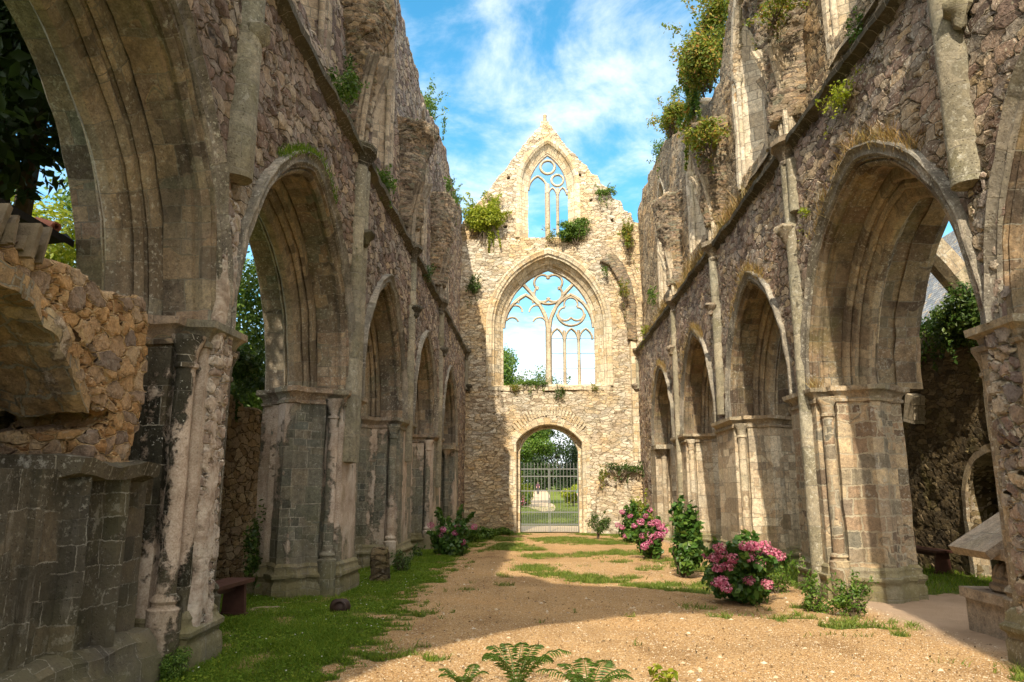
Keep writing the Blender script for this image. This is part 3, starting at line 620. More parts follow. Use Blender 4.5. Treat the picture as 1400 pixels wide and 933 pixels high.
ML = dict(rub=M['rub_l'], cler=M['rub_l'], pier=[M['ash_d'], M['ash_dp'], M['ash_pl'], M['ash_pl'], M['ash_pl'], M['ash_pl']], inner=M['ash_li'], cap=M['ash_l'], base=M['ash_b'], arch=M['ash_l'], hood=M['hood'], string=M['string'],
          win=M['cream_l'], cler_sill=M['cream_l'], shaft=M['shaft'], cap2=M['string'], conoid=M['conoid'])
MR = dict(rub=M['rub_r'], cler=M['cler'], pier=[M['ash_r'], M['ash_r'], M['pier_r2'], M['ash_pr'], M['ash_pr'], M['ash_pr']], inner=M['ash_r'], cap=M['ash_r'], base=M['ash_b'], arch=M['ash_r_shade'], hood=M['hood'], string=M['string'],
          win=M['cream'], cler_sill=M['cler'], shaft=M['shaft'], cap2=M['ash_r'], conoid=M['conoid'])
XL, XR = 3.15, 4.45
one = [(-.02, 0)]
two = [(-.03, -.13), (-.05, .12)]
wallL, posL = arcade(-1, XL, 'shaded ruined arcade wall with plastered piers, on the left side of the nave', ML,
    {2: (10.6, .85, .55, 1.7), 3: (10.8, .9, .55, 1.6), 4: (11.0, .9, .55, 1.5), 1: (10.4, .8, .5, 1.6)},
    [(-1.2, 13.9), (6, 13.9), (14, 13.8), (17, 13.5), (19, 13.45), (21, 13.3), (23.3, 13.9), (26, 14.2), (28.5, 13.9), (31.96, 14.1)],
    {1: [(4.75, 7.3, .17, one, False)], 2: [(2.0, STR - .28, .135, two[:1] + [(-.04, .1)], True)], 3: [(2.2, STR - .28, .13, one, True)], 4: [(1.6, STR - .28, .13, one, True)], 6: [(5.8, STR - .28, .11, one, True)]}, 5, ())
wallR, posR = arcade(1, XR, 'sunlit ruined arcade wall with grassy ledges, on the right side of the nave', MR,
    {2: (10.5, .8, .6, 1.7), 3: (10.6, 1.0, .6, 1.7), 4: (10.9, .9, .55, 1.5), 1: (10.5, .8, .5, 1.6)},
    [(-1.2, 14.4), (8, 14.2), (12.5, 13.9), (14, 13.3), (16.0, 13.2), (17.4, 11.9), (18.6, 12.0), (20, 12.7), (22, 13.1), (24, 13.7), (26.3, 14.2), (30, 14.4), (31.96, 14.1)],
    {1: [(4.6, 7.3, .17, [(-.05, .06)], False), (6.5, 7.3, .13, [(-.02, -.26)], False)], 2: [(-.1, STR - .28, .13, one, True), (6.2, STR - .3, .1, [(-.02, -.22)], False)], 3: [(3.3, STR - .28, .135, one, True)], 4: [(-.3, STR - .28, .12, one, True)], 6: [(5.8, STR - .28, .11, one, True)]}, 8, (1, 2))

# torn-off wall shafts: rubble core showing on the near piers
for (root, pos, mat, sd) in ((wallL, posL, M['scar'], 1), (wallR, posR, M['scar_r'], 2)):
    yc = 7.05
    o = [(yc - .2, .3), (yc + .17, .3)] + rough_line((yc + .17, .5), (yc + .14, 4.5), 16, .05, sd) + rough_line((yc - .2, 4.6), (yc - .2, .5), 16, .05, sd + 4)
    masonry('rubble_core', slab(o, [], -.05, .1, pos), .03, mat, root, .02, sd)
    mb = MB()
    if root is wallR: mb.lathe([(.02, 6.2), (.07, 6.24), (.09, 6.34), (.14, 6.42), (.14, 6.48), (.03, 6.52)], pos(-.1, yc - .2, 0), 8)
    else: mb.lathe([(.03, 6.28), (.1, 6.32), (.14, 6.4), (.17, 6.48), (.14, 6.53), (.03, 6.56)], pos(-.1, yc, 0), 8)
    mb.build('boss', M['shaft'], root, wear=.04, wsc=7)

# ------------------------------------------------------------------ gable wall at the far end
GY = 32.0
gp = lambda d, s, z: Vector((s, GY + d, z))
G = thing('gable_wall', (.5, GY, -.33), 'pale sunlit gable wall with traceried windows at the far end of the nave', 'wall')
low = [(-6.3, -.8), (7.6, -.8)] + rough_line((7.6, 6.5), (6.3, 9.5), 6, .2, 1) + rough_line((6., 12.2), (5.2, 12.6), 3, .1, 5) + rough_line((5.1, 12.72), (-4.2, 12.75), 24, .06, 2) + rough_line((-4.8, 12.), (-6.3, 8.), 6, .2, 3)
big = dict(yc=.55, a=2.45, zs=8.75, h=3.2)
door = dict(yc=.51, a=1.42, zs=3.52, h=.78)
def seg_pts(yc, a, zs, rise, r=0., n=12, jamb=None):
    Rr = (a * a + rise * rise) / (2 * rise); zc = zs + rise - Rr; Rr += r; a2 = a + r; th = math.asin(min(1, a2 / Rr))
    P = [(yc + Rr * math.sin(-th + 2 * th * i / n), zc + Rr * math.cos(-th + 2 * th * i / n)) for i in range(n + 1)]
    if jamb is not None: P = [(P[0][0], jamb)] + P + [(P[-1][0], jamb)]
    return P
h1 = arch_pts(big['yc'], big['a'], big['zs'], big['h'], .12, 14, jamb=5.95)
h2 = seg_pts(door['yc'], door['a'], door['zs'], door['h'], .1, 12, jamb=-.79)
m = slab(low, [h1, h2], 0, 1.15, gp)
masonry('masonry', m, .055, M['gable'], G, .03, 21)
up = [(-3.75, 12.6), (5.25, 12.6)] + [(5.2, 13.1), (4.9, 13.25), (4.75, 13.65), (4.5, 13.7), (4.42, 14.1), (4.1, 14.2), (3.95, 14.7), (3.6, 14.85), (3.45, 15.3), (3.1, 15.5), (2.9, 15.95), (2.55, 16.15), (2.4, 16.5), (2.05, 16.8), (1.9, 17.1), (1.65, 17.25), (1.3, 17.75), (1.0, 18.2), (.72, 18.6), (.47, 18.75), (.2, 18.55)] + rough_line((-.1, 18.15), (-3.3, 13.95), 14, .05, 6) + [(-3.75, 13.4)]
h3 = arch_pts(.58, 1.22, 15.55, 2.1, .12, 12, jamb=13.0)
h3[0] = (h3[0][0], 12.95); h3[-1] = (h3[-1][0], 12.95)
put = []
for (x, z) in ((-1.25, 15.95), (-2.2, 14.75), (-1.45, 13.5), (2.6, 14.75), (2.05, 16.0), (3.55, 13.75), (2.05, 13.55)):
    put.append([(x - .1, z - .08), (x + .1, z - .08), (x + .1, z + .08), (x - .1, z + .08)])
m = slab(up, [h3] + put[:7], .32, 1.0, gp)
masonry('gable', m, .05, M['gable'], G, .03, 22)
# finial, ledge
mb = MB(); mb.box((.47, GY + .65, 18.72), (.42, .6, .2)); mb.lathe([(.12, 18.8), (.1, 19.0), (.08, 19.2), (.1, 19.25), (.06, 19.32), (.02, 19.34)], (.47, GY + .65, 0), 8); mb.build('finial', M['gdress'], G, wear=.02)
# big window moulding
BP = [(.36, .03), (.36, -.05), (.30, -.07), (.22, -.03), (.12, -.02), (.06, .06), (.0, .08), (-.02, .16), (.02, .2), (-.03, .26), (-.22, .42), (-.25, .46), (-.2, .5), (-.26, .54), (-.38, .62), (-.38, .86), (-.2, 1.1), (.2, 1.18), (.36, 1.16)]
mb = MB(); ring(mb, gp, big['yc'], big['a'], big['zs'], big['h'], BP, 24, jamb=5.98); mb.build('window_arch', M['gdress'], G, ang=30, wear=.015, seed=4)
mb = MB(); mb.grid([[gp(-.06, x, 5.78), gp(-.08, x, 5.95), gp(.1, x, 6.02), gp(.6, x, 6.12), gp(1.2, x, 6.05), gp(1.2, x, 5.8)] for x in zrange(-2.1, 3.2, .3)], None, True); mb.build('sill', M['gdress'], G, wear=.05, wsc=2)
mb = MB(); ring(mb, lambda d, s, z: gp(d + .32, s, z), .58, 1.22, 15.55, 2.1, [(.28, .02), (.28, -.03), (.12, -.03), (.02, .05), (0., .14), (-.2, .3), (-.28, .34), (-.28, .5), (-.1, .7), (.2, .72), (.28, .68)], 18, jamb=12.98); mb.build('gable_window_arch', M['gdress'], G, ang=30, wear=.015)
# ---- tracery: bars swept along curves
def bar(mb, pts, w, d0, d1, pos=gp):
    w = w * 1.12
    P = [np.array(p, float) for p in pts]; rows = []
    for i, p in enumerate(P):
        t = P[min(i + 1, len(P) - 1)] - P[max(i - 1, 0)]; t = t / max(np.linalg.norm(t), 1e-9); nn = np.array([-t[1], t[0]]); c = w * .5
        pr = [(-c, d0 + c * .9), (-c * .45, d0), (c * .45, d0), (c, d0 + c * .9), (c, d1 - c * .9), (c * .45, d1), (-c * .45, d1), (-c, d1 - c * .9)]
        rows.append([pos(dd, *(p + nn * k)) for k, dd in pr])
    mb.grid(rows, None, True); mb.face(rows[0][::-1]); mb.face(rows[-1])
def arc(cx, cz, r, a0, a1, n=14): return [(cx + r * math.cos(R(a0 + (a1 - a0) * i / n)), cz + r * math.sin(R(a0 + (a1 - a0) * i / n))) for i in range(n + 1)]
def foils(mb, cx, cz, r, n, rot, w, d0, d1, pos=gp, only=None):
    # cusped foils inside a circle of radius r: lobes meeting at points
    rl = r * .5; ce = r * .5
    for k in range(n):
        if only and k not in only: continue
        a = rot + 360 / n * k; hw = {3: 118, 4: 105, 5: 92}.get(n, 100)
        bar(mb, arc(cx + ce * math.cos(R(a)), cz + ce * math.sin(R(a)), rl, a - hw, a + hw, 16), w, d0, d1, pos)
D0, D1 = .62, .84
tr = MB()
yc = .55; op = 2.07   # clear opening half width
bar(tr, [(yc, 6.0), (yc, 8.7)], .27, D0 - .06, D1 + .06)
# two sub arches
for s in (-1, 1):
    c = yc + s * 1.04; P = arch_pts(c, 1.0, 8.75, 1.55, 0, 12)
    bar(tr, P, .15, D0, D1)
# Y bars of the main mullion rising into the head
for s in (-1, 1):
    bar(tr, [(yc + s * .03, 8.6), (yc + s * .12, 9.2), (yc + s * .36, 9.75), (yc + s * .75, 10.35), (yc + s * 1.12, 10.78)], .16, D0, D1)
# top oculus
bar(tr, arc(yc, 10.62, .76, -160, -20, 12), .1, D0, D1); foils(tr, yc, 10.62, .76, 4, 45, .11, D0 + .04, D1 - .04)
bar(tr, arch_pts(yc, 2.07, 8.75, 2.78, 0, 20), .14, D0, D1)
# left sub-arch cusps (its mullions lost)
cl = yc - 1.04
for (px, pz, r, a0, a1) in ((cl - .62, 8.95, .3, 20, 150), (cl + .62, 8.95, .3, 30, 160), (cl - .48, 9.5, .32, 0, 170), (cl + .48, 9.5, .32, 10, 180), (cl, 9.92, .34, 0, 180)):
    bar(tr, arc(px, pz, r, a0, a1, 10), .085, D0 + .04, D1 - .04)
# right sub-arch: trefoil over three lights
cr = yc + 1.04
foils(tr, cr, 9.55, .62, 3, 90, .09, D0 + .03, D1 - .03); bar(tr, arc(cr, 9.5, .66, -170, -10, 14), .09, D0, D1)
for k in (-1, 0, 1):
    bar(tr, arch_pts(cr + k * .655, .29, 8.2, .5, 0, 8), .085, D0, D1)
for k in (-.5, .5):
    bar(tr, [(cr + k * .655 * 1.0, 6.0), (cr + k * .655, 8.35), (cr + k * .655, 8.62)], .13, D0, D1)
tr.build('window_tracery', M['trac'], G, ang=35, wear=.012, wsc=3)
ib = MB()
for z in (6.85, 7.55, 8.25): ib.tube([gp(.72, yc + .1, z), gp(.72, yc + 2.1, z)], .016, 6)
ib.build('iron_bar', M['iron'], G)
tr = MB(); pos2 = lambda d, s, z: gp(d + .3, s, z); c = .58; D0, D1 = .38, .54
bar(tr, [(c - .02, 13.0), (c - .02, 15.75)], .22, D0 - .03, D1 + .03, pos2)
bar(tr, [(c + .46, 13.0), (c + .46, 15.55)], .13, D0, D1, pos2)
bar(tr, arch_pts(c, .95, 15.5, 1.75, 0, 14), .12, D0, D1, pos2)
bar(tr, arc(c, 16.62, .34, 0, 360, 20), .12, D0, D1, pos2)
bar(tr, arch_pts(c - .47, .46, 15.45, .72, 0, 10), .11, D0, D1, pos2)
bar(tr, arc(c + .46, 15.95, .28, 0, 360, 18), .1, D0, D1, pos2)
for k in (-1, 1): bar(tr, arch_pts(c + .46 + k * .24, .2, 15.2, .36, 0, 6), .08, D0, D1, pos2)
tr.build('gable_tracery', M['trac'], G, ang=35, wear=.012)
# door surround: segmental rings
def segring(mb, pos, yc, a, zs, rise, prof, jamb, n=16):
    C = []
    for r, d in prof:
        P = seg_pts(yc, a, zs, rise, r, n); nz = 8; z = [jamb + (P[0][1] - jamb) * i / nz for i in range(nz)]
        C.append([(P[0][0], q) for q in z] + P + [(P[-1][0], q) for q in z[::-1]])
    v = [0]
    for i in range(1, len(C[0])): v.append(v[-1] + math.dist(C[0][i], C[0][i - 1]))
    u = [0]
    for i in range(1, len(prof)): u.append(u[-1] + math.dist(prof[i], prof[i - 1]))
    u.append(u[-1] + .2)
    mb.grid([[pos(prof[j][1], *C[j][i]) for j in range(len(prof))] for i in range(len(v))], [[(u[j], v[i]) for j in range(len(prof) + 1)] for i in range(len(v))], True)
mb = MB(); segring(mb, gp, .51, 1.42, 3.52, .75, [(.32, .02), (.32, -.025), (.03, -.03), (.0, .0), (0, .38), (-.02, .42), (.32, .42)], -.8); dr = mb.build('doorway', M['gdress'], G, ang=30, wear=.012)
mb = MB(); segring(mb, gp, .51, 1.28, 3.15, 1.02, [(.3, .43), (0, .425), (0, 1.15), (.3, 1.2)], -.8); mb.build('inner_arch', M['gdress'], dr, ang=30, wear=.012)
# relieving voussoirs above the door
mb = MB()
for k in range(25):
    a = R(48 + 84 * k / 24); rr = 3.0; c = gp(-.012, .51 + rr * math.cos(a) * .72, 2.15 + rr * math.sin(a) - .25)
    mb.box(c, (.085, .08, .42), Matrix.Rotation(math.pi / 2 - a, 3, 'Y'))
mb.build('relieving_arch', M['gdress'], G, wear=.015)
# stump of an older wall at the right of the door, and torn vault rib against the gable
st = thing('wall_stump', (3.6, 31.7, -.35), 'low ragged stump of rubble wall against the gable, right of the gateway', 'wall')
o = [(2.35, -.7), (4.42, -.7), (4.42, 2.75), (4.0, 2.65), (3.5, 2.5), (3.1, 2.4), (2.8, 2.1), (2.55, 1.5), (2.45, .9)]
masonry('masonry', slab(o, [], -.55, .02, gp), .05, M['gable'], st, .06, 30)
for s, x0, lab in ((1, 3.55, 'r'),):
    o = [(2.9, 11.6), (3.35, 11.4), (3.75, 10.6), (3.98, 9.6), (4.05, 8.0), (4.42, 7.9), (4.42, 9.6), (4.2, 10.8), (3.9, 11.5), (3.4, 12.1)]
    masonry('wall_rib', slab(o, [], -.28, .02, gp), .05, M['conoid'], G, .05, 31)
mb = MB(); mb.grid([[gp(-.2, 4.1 + .05, z), gp(-.2, 4.4, z), gp(.0, 4.4, z), gp(0, 4.1, z)] for z in zrange(-.5, 7.9, .4)], [[(j * .3, z) for j in range(5)] for z in zrange(-.5, 7.9, .4)], True); mb.build('pilaster', M['gdress'], G, wear=.02)

# ------------------------------------------------------------------ wall behind the viewpoint with the crossing arch
C = thing('crossing_wall', (.6, -2.2, 0), 'tall ruined wall with a high pointed crossing arch, at the near end of the nave', 'wall')
cp = lambda d, s, z: Vector((s, -2.0 - d, z))
h = arch_pts(-.2, 3.1, 8.3, 3.85, 0, 14, jamb=-.4)
left = [p for p in h if p[0] <= .75]
m = slab([(-9, -.5)] + left + [(.95, 12.2), (.6, 12.9)] + rough_line((.3, 13.3), (-2.4, 14.3), 10, .1, 9) + rough_line((-3., 15.5), (-9, 16), 8, .2, 10), [], 0, 1.2, cp)
m2 = slab([(2.5, -.5), (9, -.5)] + rough_line((9, 12.6), (3.2, 11.9), 10, .15, 11) + rough_line((2.75, 11.4), (2.45, 1.), 14, .1, 12), [], 0, 1.2, cp)
masonry('masonry', join(m, m2), .12, M['cler'], C, .05, 33)

# ------------------------------------------------------------------ ground
def height_mesh(name, xs, ys, fz):
    Xg, Yg = np.meshgrid(xs, ys); Z = fz(Xg, Yg); V = np.stack([Xg, Yg, Z], -1).reshape(-1, 3); nx, ny = len(xs), len(ys)
    i = np.arange(nx * ny).reshape(ny, nx); T = np.stack([i[:-1, :-1], i[:-1, 1:], i[1:, 1:], i[1:, :-1]], -1).reshape(-1, 4)
    return tri_mesh(name, V, T), V
def bumps(X, Y, sd=0):
    P = np.stack([X.ravel(), Y.ravel(), np.zeros(X.size)], 1); return (.02 * vnoise(P, .8, sd) + .008 * vnoise(P, 3.1, sd + 1)).reshape(X.shape)
me, _ = height_mesh('ground', np.concatenate([np.linspace(-400, -30, 30), np.linspace(-28, 34, 63), np.linspace(36, 400, 30)]), np.concatenate([np.linspace(-60, -4, 20), np.linspace(-3, 120, 124), np.linspace(125, 900, 40)]), lambda X, Y: gz(Y) + .0 * X - .03)
n = N('ground lawn'); c = n.co()
gcol = n.ramp(n.noise(c, .7, 6, .65), [(.3, (.05, .075, .015)), (.55, (.1, .13, .022)), (.75, (.17, .18, .045))]); gcol = n.mix(n.rng(n.noise(c, 40., 3), .4, .7), gcol, n.mix(1., gcol, (1.6, 1.5, 1.2), 'MULTIPLY'))
tag(link('ground', me, n.finish(gcol, .95, bump=n.noise(c, 60., 3), hs=.03, bs=.8, spec=.1), None), kind='structure')

GRASS = []   # (x, y, rx, ry, strength)
for (px, py, rx, ry, s) in ((735, 777, .45, .8, .8), (785, 790, .5, .5, .9), (830, 795, .5, .35, .9), (875, 801, .5, .3, .85), (945, 807, .6, .3, .8), (890, 777, .4, .6, .6), (855, 757, .5, .9, .7), (775, 762, .4, .6, .6), (725, 751, .5, 1.2, .8),
        (760, 738, .9, 1.3, .7), (830, 741, .9, 1.3, .9), (680, 737, .8, 1.5, 1.), (1110, 848, .55, .45, 1.), (1190, 850, .5, .35, .9), (1210, 869, .2, .12, .8), (1375, 922, .5, .28, 1.), (1290, 912, .25, .1, .6), (1140, 870, .5, .1, .4), (595, 902, .12, .08, .7),
        (735, 851, .1, .1, .7), (860, 845, .08, .07, .6), (1096, 864, .06, .05, .8), (690, 800, .12, .12, .5), (640, 808, .2, .2, .4), (780, 838, .1, .1, .5), (1040, 845, .5, .25, .8), (960, 833, .3, .2, .5), (1225, 858, .3, .2, .5), (870, 880, .05, .04, .5), (900, 926, .14, .09, .8), (985, 780, .5, .8, .9), (930, 770, .5, 1., .7), (690, 788, .25, .3, .6), (700, 770, .3, .6, .5), (810, 775, .3, .3, .4), (800, 760, .7, .9, .6), (740, 760, .4, .8, .7), (700, 748, .5, 1.2, .8), (870, 790, .7, .35, .8), (760, 785, .5, .3, .8), (840, 770, .5, .6, .6), (920, 800, .5, .25, .8), (790, 742, 1., 1., .6), (1000, 800, .6, .6, .9), (1075, 838, .5, .4, 1.), (1150, 856, .6, .3, 1.), (1215, 850, .4, .3, .9), (960, 812, .5, .5, .7)):
    p = ong(px, py); GRASS.append((p.x, p.y, rx * 1.25, ry * 1.25, s))
def grass_mask(X, Y):
    P = np.stack([X, Y, np.zeros_like(X)], 1); e = vnoise(P, .9, 40) * .25 + vnoise(P, 2.7, 41) * .24 + vnoise(P, 8., 42) * .24
    edge = -1.66 - .012 * (Y - 8) + np.maximum(0, 6.8 - Y) * .1; m = np.clip((edge - X + e * 1.5) / .5 + .3, 0, 1) * np.clip(1.05 + .8 * vnoise(P, 1.9, 43) + .7 * vnoise(P, 6., 44), .5, 1)
    m = np.maximum(m, np.clip((Y - 29.6 + e * 4) / 1.2, 0, 1) * np.clip((np.abs(X - .55) - .9 + e) / .6, 0, 1) * .9)
    for (x, y, rx, ry, s) in GRASS:
        q = ((X - x) / rx) ** 2 + ((Y - y) / ry) ** 2; m = np.maximum(m, np.clip((.95 - q + e * 3.6), 0, 1) * s * .95)
    m = np.maximum(m, np.clip((X - 4.5 + e) / .3, 0, 1) * np.clip((Y - 12.2 + e) / .5, 0, 1)); m = m * (1 - np.clip((-1.2 - X) / -.2, 0, 1) * 0)
    return m
xs = np.linspace(-7.6, 9.4, 240); ys = np.concatenate([np.linspace(2.5, 14, 230), np.linspace(14.05, 32.6, 190)])
me, V = height_mesh('gravel_floor', xs, ys, lambda X, Y: gz(Y) + bumps(X, Y))
gm = grass_mask(V[:, 0], V[:, 1]); at = me.attributes.new('grass', 'FLOAT', 'POINT'); at.data.foreach_set('value', gm.astype(np.float32))
n = N('gravel and turf'); c = n.co(); a = n.n('ShaderNodeAttribute', attribute_name='grass').outputs['Fac']
grain = n.vor(c, 85., 'F1', 1); gx = n._x(grain)[0]; gcol = n.ramp(gx, [(0., (.2, .12, .06)), (.3, (.4, .245, .115)), (.6, (.47, .3, .145)), (.85, (.55, .39, .21)), (1., (.32, .22, .13))])
gcol = n.mix(1., gcol, n.ramp(n.noise(c, .6, 5, .6), [(.3, (.8, .78, .76)), (.5, (1, 1, 1)), (.7, (1.12, 1.08, 1.02))]), 'MULTIPLY')
gcol = n.mix(n.m2('MULTIPLY', n.rng(n.noise(n.mp(c, sc=(1.3, .45, 1)), .9, 5, .65), .5, .66), .55), gcol, n.mix(1., gcol, (.62, .58, .54), 'MULTIPLY')); gcol = n.mix(n.m2('MULTIPLY', n.rng(n.noise(n.mp(c, sc=(1.2, .35, 1), loc=(4, 7, 0)), .8, 4, .6), .52, .64), .5), gcol, n.mix(1., gcol, (1.18, 1.2, 1.22), 'MULTIPLY'))
deb = n.m2('MULTIPLY', n.rng(n.noise(n.mp(c, sc=(1., 1.6, 1)), 16., 4, .7), .62, .7), n.rng(n.noise(c, 1.4, 3), .4, .6)); gcol = n.mix(n.m2('MULTIPLY', deb, .7), gcol, (.13, .09, .05))
soil = n.ramp(n.noise(c, 9., 5, .7), [(.3, (.06, .085, .016)), (.55, (.1, .13, .025)), (.75, (.16, .14, .055))])
am = n.rng(n.m2('ADD', a, n.m2('MULTIPLY', n.m2('SUBTRACT', n.noise(c, 18., 4, .7), .5), .6)), .35, .65)
col = n.mix(am, gcol, soil)
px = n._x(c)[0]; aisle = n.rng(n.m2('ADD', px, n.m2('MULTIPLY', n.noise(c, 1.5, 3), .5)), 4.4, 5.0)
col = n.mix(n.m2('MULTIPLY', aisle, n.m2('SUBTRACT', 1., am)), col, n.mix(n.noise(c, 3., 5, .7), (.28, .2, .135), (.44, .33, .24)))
bh = n.m2('ADD', n.m2('MULTIPLY', n.vor(c, 85., 'F1'), 1.), n.m2('MULTIPLY', n.noise(c, 5., 4), 1.2))
tag(link('gravel_floor', me, n.finish(col, .95, bump=bh, hs=.012, bs=1., spec=.1), None), kind='structure')
# grass blades and clover on the turf
def scatter(n_, x0, x1, y0, y1, thr, sd, maskf=grass_mask, pw=1.):
    rs = np.random.default_rng(sd); X = rs.uniform(x0, x1, n_); Y = y0 + (y1 - y0) * rs.random(n_) ** pw; m = maskf(X, Y); k = m > rs.uniform(thr, 1, n_); X, Y = X[k], Y[k]
    Z = gz(Y) + bumps(X, Y); return np.stack([X, Y, Z], 1), rs
P, rs = scatter(330000, -5.4, -1., 4.5, 32, .25, 50, pw=1.5)
d = P[:, 1]; hv = .05 * (1 + .8 * vnoise(P, 2.2, 45)); V, T = blades(P, hv, .007, rs, .8)
tag(link('turf', tri_mesh('turf', V, T), M['grass'], None, False), 'short green turf along the foot of the left arcade', 'grass', kind='stuff')
P, rs = scatter(380000, -1.6, 4.6, 6.4, 32, .2, 51, pw=1.1); V, T = blades(P, .065, .01, rs, .9)
tag(link('turf_patches', tri_mesh('turf_patches', V, T), M['grass_l'], None, False), 'thin light green grass growing in patches through the gravel', 'grass', kind='stuff')
P, rs = scatter(30000, 4.6, 9.2, 11, 32, .4, 52); V, T = blades(P, .09, .012, rs, .7)
tag(link('aisle_turf', tri_mesh('aisle_turf', V, T), M['grass'], None, False), 'green grass on the floor of the right-hand aisle', 'grass', kind='stuff')
P, rs = scatter(70000, -4.8, -1.1, 5.5, 20, .4, 53, pw=1.4); P[:, 2] += .02 + .02 * rs.random(len(P)); Nn = rs.normal(size=P.shape) * .45 + [0, 0, 1]
V, T = leaf_arrays(P, Nn, rs.uniform(.015, .032, len(P)), .9, .1, rs); tag(link('clover', tri_mesh('clover', V, T), M['grass'], None, False), 'low clover leaves mixed into the shaded turf', 'ground cover', kind='stuff')
P, rs = scatter(260, -4.4, -1.4, 6.5, 16, .5, 54); P[:, 2] += .055; V, T = leaf_arrays(np.repeat(P, 3, 0), rs.normal(size=(len(P) * 3, 3)) * .3 + [0, 0, 1], np.full(len(P) * 3, .018), .8, .1, rs)
tag(link('daisies', tri_mesh('daisies', V, T), M['white'], None, False), 'tiny white daisies dotted over the shaded turf', 'flowers', kind='stuff')
# loose pebbles
rs = np.random.default_rng(60); n_ = 26000; X = rs.uniform(-2.2, 4.7, n_); Y = 6.2 + 12 * rs.random(n_) ** 1.8; k = grass_mask(X, Y) < .5; X, Y = X[k], Y[k]; s = (rs.uniform(.003, .009, len(X)) * (1 + 2.2 * (rs.random(len(X)) > .985)))[:, None] * (1 + .0 * Y[:, None])
c = np.stack([X, Y, gz(Y) + bumps(X, Y)], 1); o = np.array([[1, 0, 0], [0, 1, 0], [-1, 0, 0], [0, -1, 0], [0, 0, .7], [0, 0, -.7]]) ; ang = rs.uniform(0, 6.28, len(X)); ca, sa = np.cos(ang), np.sin(ang)
V = np.zeros((len(X), 6, 3))
for q in range(6): V[:, q, 0] = ca * o[q, 0] * 1.3 - sa * o[q, 1]; V[:, q, 1] = sa * o[q, 0] * 1.3 + ca * o[q, 1]; V[:, q, 2] = o[q, 2]
V = V * s[:, :, None] + c[:, None, :]; f = np.array([[0, 1, 4], [1, 2, 4], [2, 3, 4], [3, 0, 4]]); T = (np.arange(len(X))[:, None, None] * 6 + f[None]).reshape(-1, 3)
n = N('pebble'); peb = n.finish(n.ramp(n.n('ShaderNodeNewGeometry').outputs['Random Per Island'], [(0., (.2, .14, .09)), (.4, (.42, .31, .2)), (.8, (.55, .44, .3)), (1., (.62, .56, .46))]), .9)
tag(link('pebbles', tri_mesh('pebbles', V.reshape(-1, 3), T), peb, None, False), 'loose tan pebbles scattered over the gravel floor', 'gravel', kind='stuff')
# fallen leaves / debris
rs = np.random.default_rng(61); n_ = 2600; X = rs.uniform(-2., 4.6, n_); Y = 6.5 + 16 * rs.random(n_) ** 1.4; P = np.stack([X, Y, gz(Y) + bumps(X, Y) + .012], 1)
V, T = leaf_arrays(P, rs.normal(size=P.shape) * .35 + [0, 0, 1], rs.uniform(.01, .045, n_), .5, .3, rs)
tag(link('leaf_litter', tri_mesh('leaf_litter', V, T), leafmat('dead leaf', [(0., (.07, .045, .02)), (1., (.2, .12, .05))], .1), None, False), 'dry brown leaf litter scattered over the gravel', 'leaf litter', kind='stuff')
# garden beyond the gate
def strip(name, pts, mat, dz):
    mb = MB(); rows = []
    for (x, y, w) in pts:
        z = float(gz(y)) + dz; rows.append([(x - w / 2, y, z), (x, y, z + .01), (x + w / 2, y, z)])
    mb.grid(rows); return tag(mb.build(name, mat, None), kind='structure')
n = N('garden path gravel'); c = n.co(); pg = n.finish(n.mix(n.noise(c, 3., 6, .7), (.34, .26, .17), (.48, .38, .26)), .95)
strip('garden_path', [(.7, 52, .8), (.4, 58, 2.), (.1, 64, 2.6), (.0, 70, 2.2), (.1, 80, 2.2), (.5, 95, 2.2), (.4, 136, 2.2)], pg, .012)
strip('cross_path', [(-3.5, 60, 6.), (-3.5, 63, 6.)], pg, .02)
strip('paved_threshold', [(.5, 33., 2.8), (.5, 34, 3.4), (.5, 37.2, 3.2)], pg, .0)
P, rs = scatter(40000, -9, 10, 34, 60, .0, 55, lambda X, Y: (np.abs(X - .5) > np.where(Y < 37.5, 1.7, .0)) * 1.); V, T = blades(P, .06, .03, rs, .8)
tag(link('garden_lawn', tri_mesh('garden_lawn', V, T), M['grass_l'], None, False), 'sunlit mown lawn beyond the iron gate', 'lawn', kind='stuff')
exec_later = []
